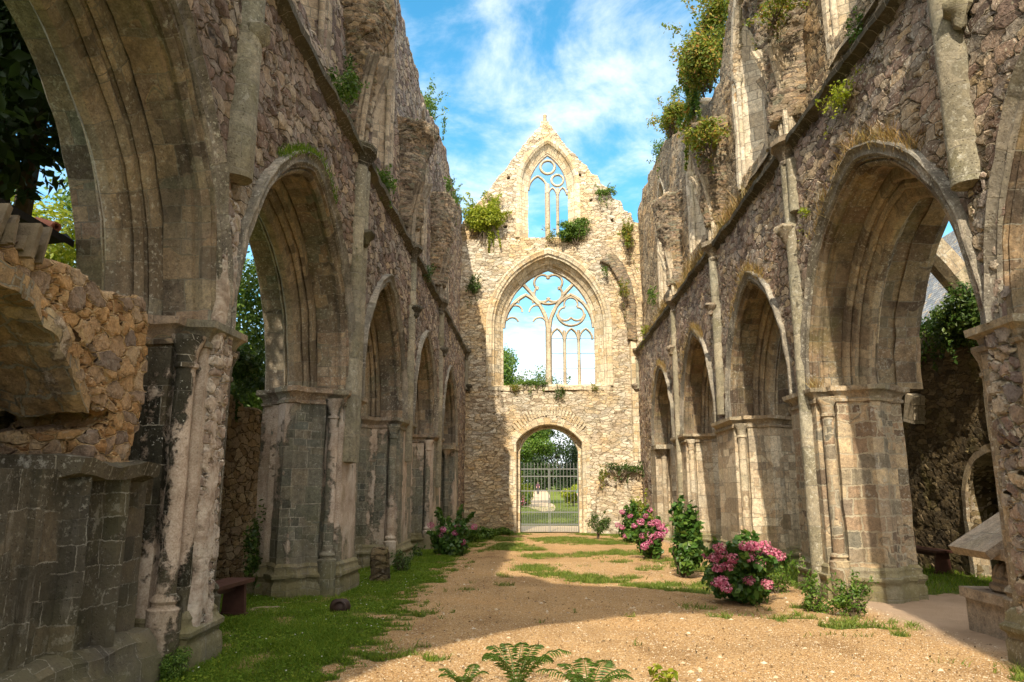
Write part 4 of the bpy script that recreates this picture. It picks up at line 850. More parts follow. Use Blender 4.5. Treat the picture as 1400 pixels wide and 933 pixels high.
# ------------------------------------------------------------------ iron gate
gt = thing('iron_gate', (.51, 32.75, -.33), 'grey iron double gate of thin vertical bars in the gable doorway', 'gate')
zb = -.33
zs_ = {k: on(750, y, Y=32.75).z for k, y in dict(top=636, r1=641.5, r2=651.5, r3=671.5, r4=700.5, r5=717, bot=727).items()}
for s in (-1, 1):
    mb = MB(); x0, x1 = (.51 - 1.27, .51 - .01) if s < 0 else (.51 + .01, .51 + 1.27)
    for z in (zs_['r1'], zs_['r2'], zs_['r3'], zs_['r4'], zs_['r5']): mb.box((.5 * (x0 + x1), 32.75, z), (x1 - x0, .03, .04))
    for k in range(9):
        x = x0 + (x1 - x0) * (k + .12) / 8.3; mb.tube([(x, 32.75, zb + .05), (x, 32.75, zs_['top'])], .012, 6)
        mb.lathe([(.012, 0), (.022, .03), (.001, .12)], (x, 32.75, zs_['top'] - .01), 6)
        xm = x + (x1 - x0) / 16.6
        if k < 8: mb.tube([(xm, 32.75, zb + .05), (xm, 32.75, zs_['r4'] + .12)], .008, 5); mb.lathe([(.008, 0), (.016, .02), (.001, .08)], (xm, 32.75, zs_['r4'] + .11), 5)
    for x in (x0 + .02, x1 - .02): mb.box((x, 32.75, .5 * (zb + .03 + zs_['r1'])), (.035, .035, zs_['r1'] - zb - .03))
    lf = mb.build('gate_leaf', M['iron'], gt, ang=30)
    for z in (.2, 2.0):
        mb = MB(); mb.tube([(.51 + s * 1.27, 32.75, z - .06), (.51 + s * 1.27, 32.75, z + .06)], .025, 8); mb.build('hinge', M['iron'], lf)
mb = MB(); mb.box((.51, 32.715, 1.0), (.1, .04, .16)); mb.build('lock_box', M['iron'], gt)

# ------------------------------------------------------------------ left: ruined recess in the first bay, lean-to roof
rp_ = lambda d, y, z: Vector((-(3.36 + d), y, z))
RU = thing('recess_ruin', (-3.4, 5., 0), 'ruined ochre wall recess with a broken arch above dark panelled stone, left foreground', 'wall')
arcp = [(2.6, 1.72), (5.42, 1.74), (5.36, 1.98), (5.6, 2.05), (5.62, 2.14), (5.3, 2.18), (5.2, 2.26), (5.07, 2.46), (4.85, 2.66), (4.6, 2.82), (4.2, 2.92), (3.4, 2.96), (2.6, 2.96)]
top = [(6.08, 3.16), (6.0, 3.18), (5.75, 3.12), (5.4, 3.08), (5.05, 3.16), (4.75, 3.16), (4.3, 3.2), (3.6, 3.2), (2.6, 3.2)]
o = [(2.6, 1.7)] + [(5.22, 1.7), (6.42, 1.7)] + top
o = [(6.0, 1.74), (6.12, 2.4)] + top + arcp[::-1][:-2] + [(5.42, 1.75)]
masonry('broken_arch', slab(o, [], 0, .75, rp_), .03, M['ochre'], RU, .035, 41)
mb = MB(); ip = [(y, z) for y, z in arcp if z > 2.17][0:]
iq = []
for (p0, p1) in zip(ip[:-1], ip[1:]):
    for q in range(8): iq.append((p0[0] + (p1[0] - p0[0]) * q / 8, p0[1] + (p1[1] - p0[1]) * q / 8))
iq.append(ip[-1]); L_ = [0]
for a1, a2 in zip(iq[:-1], iq[1:]): L_.append(L_[-1] + math.dist(a1, a2))
ds = zrange(-.03, .74, .05)
mb.grid([[rp_(d, y - .0, z - .045) for d in ds] + [rp_(ds[-1], y + .03, z + .1), rp_(ds[0], y + .03, z + .1)] for y, z in iq], [[(d, l) for d in ds] + [(1.1, l), (1.6, l), (1.9, l)] for l in L_], True); mb.face([rp_(d, iq[0][0], iq[0][1] - .045) for d in ds] + [rp_(ds[-1], iq[0][0] + .03, iq[0][1] + .1), rp_(ds[0], iq[0][0] + .03, iq[0][1] + .1)])
mb.build('arch_soffit', M['buff'], RU, ang=40, wear=.035, wsc=4.)
masonry('back_wall', join(slab([(2.2, -.3), (6.4, -.3), (6.4, 3.05), (2.2, 3.05)], [], 1.15, 1.4, rp_), slab([(2.2, 2.98), (6.0, 2.98), (6.0, 3.12), (2.2, 3.12)], [], .7, 1.3, rp_), slab([(5.9, -.3), (6.4, -.3), (6.4, 2.95), (5.9, 2.95)], [], .7, 1.3, rp_)), .05, M['aisle_r'], RU, .03, 42)
mb = MB()
for i in range(38):
    y = 3.05 + i * .042 + .012 * math.sin(i * 7.); hgt = .21 + .05 * math.sin(i * 3.1) + .05 * math.sin(i * 1.7)
    mb.box(rp_(.3, y, 3.12 + hgt * .25), (.72 + .1 * math.sin(i * 5.), .024 + .016 * (i % 3 == 0), hgt), Matrix.Rotation(R(-14 + 4 * math.sin(i * 2.3)), 3, 'X') @ Matrix.Rotation(R(3 * math.sin(i)), 3, 'Z'))
mb.build('slate_coping', M['slab'], RU, wear=.02, wsc=6, smooth=False)
# panelled base
mb = MB(); pp = [(2.2, .0), (4.3, .0), (4.3, -.07), (4.36, -.1), (4.52, -.1), (4.56, -.05), (4.56, .03), (4.9, .03), (4.9, -.02), (4.98, -.02), (4.98, .03), (5.28, .03), (5.3, -.06), (5.36, -.1), (5.42, -.06), (5.44, .02), (5.75, .02), (5.78, -.08), (5.86, -.1), (5.94, -.06), (5.98, .04), (6.4, .04)]
zz = zrange(-.3, 1.72, .12)
mb.grid([[rp_(d, y, z) for y, d in pp] + [rp_(.7, 6.4, z), rp_(.7, 2.2, z)] for z in zz], [[(y + abs(d), z) for y, d in pp] + [(7., z), (9., z), (9.5, z)] for z in zz], True); mb.face([rp_(d, y, 1.72) for y, d in pp] + [rp_(.7, 6.4, 1.72), rp_(.7, 2.2, 1.72)])
mb.build('panelled_base', M['ash_d'], RU, ang=25, wear=.014, wsc=2)
mb = MB(); mb.grid([[rp_(.08, y, 1.64), rp_(-.12, y, 1.68), rp_(-.15, y, 1.78), rp_(.1, y, 1.82), rp_(.5, y, 1.82), rp_(.5, y, 1.64)] for y in zrange(5.15, 6.3, .1)], [[(k * .2, y) for k in range(7)] for y in zrange(5.15, 6.3, .1)], True); mb.face([rp_(d, 6.3, z) for d, z in ((.08, 1.64), (-.12, 1.68), (-.15, 1.78), (.1, 1.82), (.5, 1.82), (.5, 1.64))]); mb.face([rp_(d, 5.15, z) for d, z in ((.5, 1.64), (.5, 1.82), (.1, 1.82), (-.15, 1.78), (-.12, 1.68), (.08, 1.64))])
mb.build('ledge', M['string'], RU, wear=.03, wsc=4)
mb = MB(); mb.grid([[rp_(.1, y, -.3), rp_(-.2, y, -.3), rp_(-.2, y, .22), rp_(-.14, y, .28), rp_(-.14, y, .36), rp_(-.05, y, .44), rp_(.1, y, .45)] for y in zrange(2.2, 6.42, .15)], [[(k * .2, y) for k in range(8)] for y in zrange(2.2, 6.42, .15)], True); mb.build('plinth', M['ash_d'], RU, wear=.03)
LR = thing('lean_to_roof', on(70, 320, X=-4.4), 'black boarded lean-to roof edge with a terracotta ridge tile, behind the ruined recess', 'roof')
a_ = on(101, 337, X=-4.4); b_ = on(-60, 245, X=-4.1); c_ = on(-60, 330, X=-4.9); e_ = on(90, 325, X=-5.6)
mb = MB(); up_ = Vector((0, 0, .05))
q = [a_, b_, c_ + Vector((-1.5, .6, -.1)), e_]; mb.face([p + up_ for p in q]); mb.face([p - up_ * .3 for p in q[::-1]])
for i in range(4): mb.face([q[i] - up_ * .3, q[(i + 1) % 4] - up_ * .3, q[(i + 1) % 4] + up_, q[i] + up_])
mb.build('board', M['black'], LR, smooth=False)
t0 = on(77, 311, X=-4.42); ax = (on(45, 302, X=-4.9) - t0).normalized()
mb = MB()
M3 = ax.to_track_quat('Z', 'Y').to_matrix()
mb.lathe([(.028, .02), (.03, -.002), (.045, 0), (.047, .5), (.03, .5)], t0, 18, M3); mb.lathe([(.019, -.004), (.024, -.006), (.026, .3)], t0 + Vector((0, 0, 0)), 14, M3)
mb.build('ridge_tile', M['terra'], LR, wear=.003)

# ------------------------------------------------------------------ left aisle wall, benches
LA = thing('aisle_wall', (-5.6, 14, -.1), 'low ochre rubble wall of the left aisle, behind the wooden bench', 'wall')
lp = lambda d, y, z: Vector((-5.45 - d - .02 * (y - 12), y, z))
masonry('masonry', slab([(7., -.6), (31, -.8)] + rough_line((31, 3.3), (18, 3.0), 20, .12, 3) + rough_line((17.5, 3.1), (7., 3.25), 16, .1, 4), [], 0, .7, lp), .05, M['aisle'], LA, .04, 51)
def bench(name, c, L, rot, label):
    t = thing(name, c, label, 'bench', 'dark wooden benches'); c = Vector(c); Mz = Matrix.Rotation(rot, 3, 'Z')
    for s in (-1, 1):
        mb = MB(); mb.box(c + Mz @ Vector((s * .092, 0, .43)), (.175, L + .02 * s, .045), Mz); mb.build('seat_plank', M['wood'], t, wear=.006, wsc=6)
    for s in (-1, 1):
        mb = MB(); mb.box(c + Mz @ Vector((0, s * (L / 2 - .16), .205)), (.31, .07, .41), Mz, taper=.86); mb.box(c + Mz @ Vector((0, s * (L / 2 - .16), .02)), (.36, .1, .04), Mz); mb.build('leg', M['wood'], t)
    mb = MB(); mb.box(c + Mz @ Vector((0, 0, .36)), (.04, L - .4, .08), Mz); mb.build('stretcher', M['wood'], t)
    return t
bench('bench', (-3.98, 8.95, -.02), 2.0, R(-4), 'dark red wooden bench on the turf between the two near left piers')
b0 = ong(1270, 785); bench('bench', (8.1, 16.4, -.1), 1.9, R(3), 'dark bench in deep shade against the right aisle wall')
p = ong(465, 838); t = thing('ground_lamp', p, 'small dark rusty round lamp on the turf by the second left pier', 'lamp')
mb = MB(); mb.lathe([(0, -.03), (.1, -.02), (.135, .03), (.14, .08), (.11, .14), (.07, .17), (0, .175)], p, 18); mb.build('housing', M['ball'], t, wear=.01, wsc=9)
mb = MB(); mb.lathe([(.07, 0), (.085, .0), (.085, .04), (.07, .05)], p + Vector((.02, -.09, .08)), 14, Matrix.Rotation(R(75), 3, 'X')); mb.build('rim', M['ball'], t)
# moulded stump between piers
p = ong(524, 795); t = thing('pier_stump', p, 'dark broken stump of a moulded stone base in front of the third left pier', 'stone')
masonry('block', join(slab([(p.y - .2, p.z - .2), (p.y + .2, p.z - .2), (p.y + .18, p.z + .42), (p.y - .1, p.z + .62), (p.y - .2, p.z + .5)], [], -.1 - p.x - 3.15, .2 - p.x - 3.15, posL)), .03, M['aisle_r'], t, .05, 61)

# ------------------------------------------------------------------ right: lavabo, aisle wall, chapel house
FT = thing('stone_monument', (5.45, 8.7, 0), 'broken carved monument with a sloping slab, beside the near right pier', 'monument')
def fb(x0, x1, y0, y1, z0, z1): return ((x0 + x1) / 2, (y0 + y1) / 2, (z0 + z1) / 2), (x1 - x0, y1 - y0, z1 - z0)
Mz = Matrix.Rotation(R(-4), 3, 'Z')
mb = MB(); c, s = fb(4.93, 6.2, 8.05, 9.05, -.1, .36); mb.box(c, s, Mz); pl = mb.build('plinth', M['fount'], FT, wear=.01)
mb = MB(); c, s = fb(4.89, 6.25, 8.0, 9.09, .36, .47); mb.box(c, s, Mz); mb.build('plinth_slab', M['fount'], FT, wear=.012)
mb = MB(); mb.lathe([(.36, .47), (.40, .5), (.40, .55), (.36, .58), (.37, .62), (.33, .66), (.25, .7), (.2, .76), (.22, .8), (.28, .84)], (5.36, 8.5, 0), 28); cb = mb.build('carved_base', M['fount'], FT, wear=.012, wsc=5)
mb = MB()
for k in range(16):
    a = 2 * math.pi * k / 16; mb.lathe([(.0, 0), (.055, .03), (.06, .1), (.03, .17), (0, .2)], (5.36 + .3 * math.cos(a), 8.5 + .3 * math.sin(a), .57), 7)
mb.build('leaf_carving', M['fount'], cb, wear=.008, wsc=14)
mb = MB(); c, s = fb(4.9, 6.2, 8.05, 9.0, .82, .93); mb.box(c, s, Mz @ Matrix.Rotation(R(2), 3, 'Y')); mb.build('table_slab', M['fount'], FT, wear=.012)
mb = MB(); mb.box((5.36, 8.5, .86), (.8, .7, .06), Mz); mb.build('slab_moulding', M['fount'], FT)
mb = MB(); rr = Matrix.Rotation(R(-33), 3, 'Y'); mb.box(Vector((5.36, 8.55, 1.27)), (1.4, .8, .1), Mz @ rr); mb.build('sloping_slab', M['fount'], FT, wear=.012)
mb = MB()
for k, (dx, dz, r) in enumerate(((0, 0, .1), (.03, .14, .085), (.05, .25, .06))): mb.lathe([(0, -.06), (r * .8, -.06), (r, -.03), (r, .03), (r * .8, .06), (r * .4, .05), (0, .08)], (5.55 + dx, 8.12, 1.06 + dz), 14, Matrix.Rotation(R(90), 3, 'X'))
mb.build('scroll', M['fount'], FT, wear=.01, wsc=9)
RA = thing('aisle_wall', (8.6, 16, -.2), 'dark ivy-topped rubble wall of the right aisle with an arched niche', 'wall')
ap = lambda d, y, z: Vector((8.45 + d, y, z))
niche = seg_pts(14.0, .95, 1.45, .75, 0, 10, jamb=-.1)
tall = arch_pts(13.15, .62, 3.2, .95, 0, 8, jamb=2.5)
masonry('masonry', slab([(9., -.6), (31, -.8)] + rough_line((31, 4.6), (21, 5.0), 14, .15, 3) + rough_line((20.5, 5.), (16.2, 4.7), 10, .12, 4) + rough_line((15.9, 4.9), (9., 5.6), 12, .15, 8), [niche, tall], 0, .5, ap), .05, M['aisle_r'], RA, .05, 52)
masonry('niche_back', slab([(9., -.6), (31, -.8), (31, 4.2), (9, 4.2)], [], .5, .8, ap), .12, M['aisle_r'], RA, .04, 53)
mb = MB(); segring(mb, ap, 14.0, .95, 1.45, .75, [(.22, .03), (.2, -.04), (.05, -.05), (0, .02), (0, .4), (.22, .42)], -.3); mb.build('niche_arch', M['ash_r'], RA, wear=.015)
mb = MB(); ring(mb, ap, 13.15, .62, 3.2, .95, [(.25, .03), (.22, -.06), (.06, -.08), (0, .02), (0, .4), (.25, .42)], 12, jamb=2.45); mb.build('blind_arch', M['cream'], RA, wear=.02)
mb = MB(); a0 = on(1246, 540, X=8.3); a1 = on(1256, 578, X=8.35); mb.box((a0 + a1) / 2, (.3, .42, (a0 - a1).length), Matrix.Rotation(R(14), 3, 'X')); mb.build('springer_stone', M['cream'], RA, wear=.04, wsc=3)
# piers with shafts of the outer aisle seen through the second bay
mb = MB()
for y in (19.3, 22.6, 25.5):
    mb.box((8.25, y, 1.6), (.5, .6, 4.4))
    for k in range(3): mb.lathe([(.12, -.4), (.12, .3), (.075, .4)] + [(.07, z) for z in zrange(.5, 2.3, .3)] + [(.1, 2.4), (.16, 2.6), (.16, 2.7)], (7.98, y - .22 + k * .22, 0), 10)
mb.build('engaged_pier', M['cream'], RA, wear=.015)
FA = thing('flying_arch', (7.8, 14, 5), 'slanting stone arch rib crossing high over the right aisle', 'arch')
mb = MB(); rows = []; U = []
for k in range(15):
    u = k / 14; x = 5.9 + 3.0 * u; z = 7.9 - 1.55 * u - 1.75 * u * u; tx, tz = 3.0, -1.55 - 3.5 * u; l = math.hypot(tx, tz); nx, nz = -tz / l, tx / l
    rows.append([(x + nx * a * 1., 14.2 + b, z + nz * a) for a, b in ((-.19, -.1), (-.1, -.26), (.24, -.26), (.24, .26), (-.1, .26), (-.19, .1))]); U.append([(j * .22, u * 3.9) for j in range(7)])
mb.grid(rows, U, True); mb.face(rows[0][::-1]); mb.face(rows[-1]); mb.build('rib', M['ash_r'], FA, ang=25, wear=.02)
HB = thing('abbey_house', (20, 36, 0), 'stone abbey house under a lichened slate roof, beyond the right aisle', 'house')
mb = MB(); mb.box((23.4, 38, 4.6), (7., 22, 9.6)); mb.build('wall', M['gable'], HB, smooth=False)
mb = MB()
rows = [[(19.5, y, 9.75), (24.2, y, 16.2), (28., y, 9.75)] for y in (26.5, 32, 38, 44, 49.5)]; mb.grid(rows, [[(y, 0), (y, 8.), (y, 16.)] for y in (26.5, 32, 38, 44, 49.5)]); ro = mb.build('roof', M['slate'], HB, smooth=False)
mb = MB()
for k in range(22):
    mb = MB(); mb.box((19.72, 27.4 + k, 9.25), (.35, .35, .3)); mb.build('corbel', M['cream'], HB, smooth=False)
mb = MB(); mb.box((19.75, 38, 9.58), (.5, 22.6, .16)); mb.build('eaves', M['string'], HB, smooth=False)
wz = on(1222, 545, X=19.86)
for (y, z) in ((wz.y, wz.z), (wz.y - 6, wz.z), (wz.y + 5, wz.z)):
    mb = MB()
    for s in (-1, 1): mb.box((19.86, y + s * .5, z), (.12, .08, 1.8)); mb.box((19.86, y, z + s * .86), (.12, 1.08, .08))
    mb.box((19.87, y, z), (.1, .05, 1.7)); mb.box((19.87, y, z + .3), (.1, 1., .05)); mb.box((19.87, y, z - .3), (.1, 1., .05))
    w = mb.build('window', M['paintw'], HB, smooth=False); mb = MB(); mb.box((19.9, y, z), (.08, 1., 1.7)); mb.build('pane', M['dkglass'], w, smooth=False)

# ------------------------------------------------------------------ trees and shrubs
g_ = lambda x, y: (x, y, float(gz(y)))
tree('broadleaf_tree', g_(-7.2, 9.5), [((-6.2, 8.2, 7.0), (1.5, 1.8, 1.7)), ((-7.2, 8.2, 5.9), (1.4, 1.4, 1.2)), ((-6.6, 7.4, 9.2), 2.1), ((-6.4, 6.4, 11.6), (2., 2.4, 2.2)), ((-7.6, 10., 9.6), 2.4), ((-7., 9.6, 12.4), (2.2, 2.2, 2.))], 34000, .2, M['leaf_dark'], 'dark shaded tree with big leaves, close behind the left foreground arch', seed=3, trunk=.2)
tree('broadleaf_tree', g_(-10.5, 13.), [((-9.8, 13., 5.4), (1.8, 2., 1.6)), ((-11, 14.5, 6.2), 2.), ((-9.6, 11.6, 4.6), (1.3, 1.4, 1.2))], 14000, .13, M['leaf_lime'], 'bright lime green tree seen beneath the dark tree at far left', seed=4, trunk=.18)
tree('broadleaf_tree', g_(-9.5, 20.), [((-9., 20., 5.6), (2.2, 2.6, 2.0)), ((-8.4, 18.2, 4.4), (1.6, 1.8, 1.5)), ((-10, 22, 7.2), 2.4), ((-8.4, 22.5, 5.4), 1.8), ((-7.4, 17.5, 9.6), (2.2, 2.4, 2.)), ((-7.6, 19.5, 12.4), (2.4, 2.4, 2.2)), ((-6.8, 15.5, 12.), (1.9, 2.2, 2.)), ((-8.2, 19.5, 3.6), (1.6, 3., 1.2)), ((-9., 24., 4.), (1.6, 3., 1.6)), ((-10.5, 18, 8.), 2.2)], 70000, .16, M['leaf_mid'], 'leafy green tree seen through the first left arch', seed=5, trunk=.22)
tree('broadleaf_tree', g_(-9., 29.), [((-8.6, 29., 5.), 2.2), ((-9.5, 31, 7.), 2.4), ((-8.4, 26.5, 4.4), 1.8), ((-7.6, 24.5, 9.), (2.3, 2.4, 2.2)), ((-7.8, 25.5, 12.5), 2.4)], 24000, .17, M['leaf_dark'], 'dark green tree seen deep behind the farther left arches', seed=6, trunk=.2)
tree('broadleaf_tree', g_(-4.3, 52.), [((-3.1, 52., 10.4), (2., 2.6, 2.6)), ((-5.2, 53., 7.6), 3.), ((-2.7, 51.4, 8.6), (1.8, 2.2, 2.))], 24000, .22, M['leaf_mid'], 'tall round-headed tree seen at the left of the big gable window', seed=7, trunk=.3)
tree('broadleaf_tree', g_(-4.2, 67.), [((-.6, 66., 7.2), (2.8, 2.5, 2.3)), ((-2.9, 66.5, 6.2), 2.6), ((1.6, 67., 8.2), (2.2, 2.2, 1.9)), ((-.8, 65., 5.1), (2.5, 1.8, 1.4)), ((-3.4, 65., 3.9), (1.4, 1.4, 1.4))], 40000, .22, M['leaf_mid'], 'broad sunlit tree filling the top of the gateway', seed=8, trunk=.3)
tree('yew_tree', g_(3.6, 70.), [((3.9, 70., 2.9), (1.9, 2., 2.7)), ((4.8, 71, 4.4), 2.)], 16000, .18, M['leaf_dark'], 'dark evergreen at the right of the gateway view', seed=9, trunk=.25)
tree('yew_tree', g_(-2.8, 82.), [((-2.7, 82., 3.), (2., 2., 2.8)), ((-4, 83, 4.6), 2.4)], 14000, .2, M['leaf_dark'], 'dark evergreen at the left of the garden path', seed=10, trunk=.25)
tree('broadleaf_tree', g_(5., 126.), [((3., 125., 6.), (6., 4, 4.8)), ((-4, 126, 6.5), (6, 4, 5)), ((.5, 127, 5), (4, 3, 3.6)), ((9, 126, 6), 5)], 18000, .45, M['leaf_dark'], 'far dark tree closing the end of the garden path', seed=12, trunk=.4)
shrub('shrub', (-1.7, 44.8, 7.15 - 5.6), (1.2, 1.2, 1.2), 2500, .16, M['leaf_lime'], 'pale yellow-green shrub on the lawn just inside the gateway, left', seed=13)
for k, (x, y, w, h, lab) in enumerate(((-6.5, 108., 5., 2.6, 'tall dark hedge closing the garden on the left of the path'), (8., 108., 6., 2.8, 'tall dark hedge closing the garden on the right of the path'), (.8, 140., 5., 3.4, 'darkest hedge at the very end of the garden path'))):
    shrub('garden_hedge', (x, y, float(gz(y)) + h * .75), (w, 1.2, h), 9000, .35, M['leaf_dark'], lab, 'hedge', None, 70 + k, 14, False, inner=.6)
shrub('shrub', (-1.6, 62., 1.0), (1.2, 1.2, 1.), 3000, .18, M['leaf_lime'], 'round light green bush left of the garden path', seed=14)
shrub('shrub', (2.9, 62., 1.0), (1.2, 1.4, 1.0), 3000, .18, M['leaf_lime'], 'round light green bush right of the garden path', seed=15)
t = shrub('flowering_shrub', (-1.35, 50., .75), (.7, .7, .8), 1500, .16, M['leaf_hyd'], 'dark shrub with red flowers at the left of the gateway view', 'flowering shrub', seed=16)
C_, N_ = lobes_points([((-1.25, 49.7, .9), (.6, .5, .6))], 160, np.random.default_rng(3), 5, .8); leaf_mesh('flower_head', C_, N_, .16, M['pink'], t)
for k, (px, py, w, h, lab) in enumerate(((745, 521, 1.6, 1.1, 'bushy green treetop behind the big gable window mullion'), (772, 520, .7, .9, 'thin treetop behind the right lights of the gable window'))):
    q = on(px, py, Y=44.); tree('broadleaf_tree', g_((-2.6, 4.)[k], 44.5), [((q.x, 44., q.z - .2), (w, 1.2, h)), ((q.x - .3, 44., q.z - 1.9), (w * 1., 1.2, 1.3))], 4500 if k == 0 else 700, .13, M['leaf_mid'], lab, seed=20 + k, trunk=.09)
# growth on the walls: (name, px, py, plane, radius, leaf count, leaf, material, label, cat)
WP_ = [
 ('wall_shrub', 660, 300, dict(Y=31.85), (1.0, .5, 1.1), 6500, .12, 'leaf_lime', 'bright yellow-green bush on the left shoulder of the gable', 14),
 ('wall_shrub', 787, 316, dict(Y=31.8), (1.0, .5, .62), 5000, .1, 'leaf_mid', 'round green bush over the apex of the big gable window', 0),
 ('wall_shrub', 752, 321, dict(Y=31.75), (.4, .3, .35), 500, .07, 'leaf_aut', 'small brownish tuft left of the round green bush on the gable ledge', 4),
 ('wall_shrub', 827, 263, dict(Y=32.2), (.5, .35, .32), 900, .08, 'leaf_mid', 'small green bush on the right slope of the gable', 5),
 ('wall_shrub', 646, 391, dict(Y=31.7), (.42, .35, .5), 900, .08, 'leaf_ivy', 'dark small bush on the gable left of the big window', 4),
 ('wall_shrub', 858, 322, dict(Y=31.5), (.35, .35, .75), 1300, .09, 'leaf_aut', 'hanging yellowish growth in the right corner of the gable ledge', 6),
 ('wall_shrub', 852, 398, dict(Y=31.3), (.25, .3, .55), 500, .08, 'leaf_aut', 'dry growth hanging on the torn rib at the right of the big window', 4),
 ('wall_shrub', 828, 372, dict(Y=31.7), (.2, .2, .3), 220, .07, 'leaf_mid', 'little green plant on the right haunch of the big window', 3),
 ('wall_shrub', 668, 268, dict(Y=32.3), (.25, .25, .22), 200, .06, 'leaf_aut', 'tiny plant low on the left slope of the gable', 4),
 ('sill_growth', 725, 524, dict(Y=31.95), (.8, .3, .22), 1500, .07, 'leaf_mid', 'green growth spilling over the left of the window sill', 8),
 ('sill_growth', 705, 531, dict(Y=31.9), (.4, .25, .2), 500, .06, 'leaf_aut', 'brown-tipped growth at the left end of the window sill', 5),
 ('sill_growth', 765, 537, dict(Y=31.9), (.35, .25, .35), 500, .06, 'leaf_ivy', 'dark plant hanging from the middle of the window sill', 3),
 ('sill_growth', 812, 530, dict(Y=31.9), (.25, .2, .2), 220, .06, 'leaf_aut', 'reddish plant at the right end of the window sill', 4),
 ('wall_shrub', 852, 640, dict(Y=31.15), (1.0, .25, .28), 1100, .08, 'leaf_ivy', 'ivy trailing along the top of the low wall stump', 5),
 ('wall_shrub', 825, 650, dict(Y=31.1), (.25, .2, .35), 350, .08, 'leaf_aut', 'ivy spray at the left end of the low wall stump', 3),
 ('wall_shrub', 583, 148, dict(X=-3.75), (.6, .8, .75), 2200, .1, 'leaf_mid', 'green shrub against the sky on the top of the left wall', 16),
 ('wall_fern', 466, 120, dict(X=-3.05), (.28, .4, .32), 700, .07, 'leaf_mid', 'bushy fern on the left string course, nearest the camera', 5),
 ('wall_fern', 478, 112, dict(X=-3.3), (.3, .5, .25), 500, .07, 'leaf_ivy', 'dark fern tucked behind the nearest fern on the left string course', 3),
 ('wall_fern', 532, 252, dict(X=-3.05), (.25, .45, .3), 600, .07, 'leaf_mid', 'fern on the left string course past the second shaft', 5),
 ('wall_shrub', 614, 272, dict(X=-3.), (.45, .7, .5), 1500, .09, 'leaf_mid', 'spreading green plant on the far left springer, beside the gable', 9),
 ('wall_shrub', 572, 188, dict(X=-3.2), (.3, .6, .3), 700, .08, 'leaf_aut', 'yellowish growth on top of the second left springer', 6),
 ('wall_shrub', 592, 220, dict(X=-3.6), (.3, .8, .3), 500, .09, 'leaf_aut', 'dry growth along the broken top of the left wall', 6),
 ('wall_fern', 585, 372, dict(X=-3.05), (.2, .4, .3), 350, .07, 'leaf_ivy', 'small dark fern on the left string course past the third shaft', 4),
 ('wall_shrub', 487, 330, dict(X=-3.1), (.04, .05, .05), 20, .05, 'leaf_ivy', 'tiny sprig on the second left shaft', 0),
 ('wall_shrub', 968, 62, dict(X=4.75), (.8, 1.7, 1.3), 14000, .11, 'leaf_aut', 'large autumn-tinted shrub overhanging the sky from the top of the right wall', 26),
 ('wall_shrub', 950, 118, dict(X=4.7), (.5, 1.1, .8), 3500, .1, 'leaf_mid', 'green lower skirt of growth under the large autumn shrub', 8),
 ('wall_shrub', 917, 165, dict(X=4.7), (.55, 1.2, .6), 3500, .11, 'leaf_aut', 'yellow-tinted bush farther along the top of the right wall', 14),
 ('wall_shrub', 905, 212, dict(X=4.8), (.35, 1., .5), 700, .1, 'leaf_mid', 'small dark plant farthest along the top of the right wall', 6),
 ('wall_shrub', 968, 188, dict(X=4.15), (.5, .8, .45), 1600, .09, 'leaf_aut', 'scrubby growth on top of the second right springer', 8),
 ('wall_shrub', 1056, 14, dict(X=4.1), (.45, .6, .25), 900, .07, 'leaf_aut', 'mossy growth on top of the first right springer', 4),
 ('wall_shrub', 1152, 128, dict(X=4.35), (.3, .45, .16), 380, .06, 'leaf_lime', 'small yellow-green plant on the right string course, nearest the camera', 5),
 ('wall_shrub', 1168, 45, dict(X=4.6), (.15, .25, .3), 250, .06, 'leaf_mid', 'green tuft above the right string course, nearest the camera', 3),
 ('wall_shrub', 892, 405, dict(X=4.4), (.2, .5, .3), 350, .08, 'leaf_mid', 'small green plant at the foot of the farthest right clerestory window', 3),
 ('wall_shrub', 882, 452, dict(X=4.35), (.2, .6, .2), 300, .08, 'leaf_lime', 'yellow-green tuft low on the farthest right string course', 3),
 ('wall_fern', 1102, 290, dict(X=4.4), (.15, .25, .1), 120, .05, 'leaf_lime', 'little yellow tuft on the right spandrel beside the first arch', 2),
 ('ivy', 350, 740, dict(X=-4.42), (.12, .35, .7), 900, .07, 'leaf_ivy', 'strip of ivy climbing the shaded edge of the second left pier', 0),
 ('ivy', 333, 515, dict(X=-5.5), (.5, 1.4, .5), 2600, .11, 'leaf_ivy', 'ivy spilling over the left aisle wall beneath the leafy tree', 8),
 ('ivy', 497, 615, dict(X=-4.6), (.35, .5, .85), 1800, .09, 'leaf_ivy', 'dark ivy hanging in the second left arch', 0),
 ('ivy', 607, 640, dict(X=-4.2), (.3, .6, .8), 900, .1, 'leaf_ivy', 'dark ivy hanging in the farthest left arch', 0),
 ('ivy', 1295, 445, dict(X=8.2), (.4, 1.2, .42), 3400, .09, 'leaf_ivy', 'glossy ivy crowning the right aisle wall', 6),
 ('ivy', 1235, 480, dict(X=8.3), (.4, 1.1, .5), 2200, .09, 'leaf_mid', 'sunlit ivy at the far end of the right aisle wall top', 6),
 ('ivy', 1330, 430, dict(X=8.2), (.4, 1.0, .7), 2000, .1, 'leaf_ivy', 'dark ivy hanging nearest the right foreground pier', 4),
 ('wall_shrub', 1073, 535, dict(X=6.4), (.2, .2, .3), 300, .07, 'leaf_aut', 'growth on the aisle masonry seen through the second right arch', 2),
]
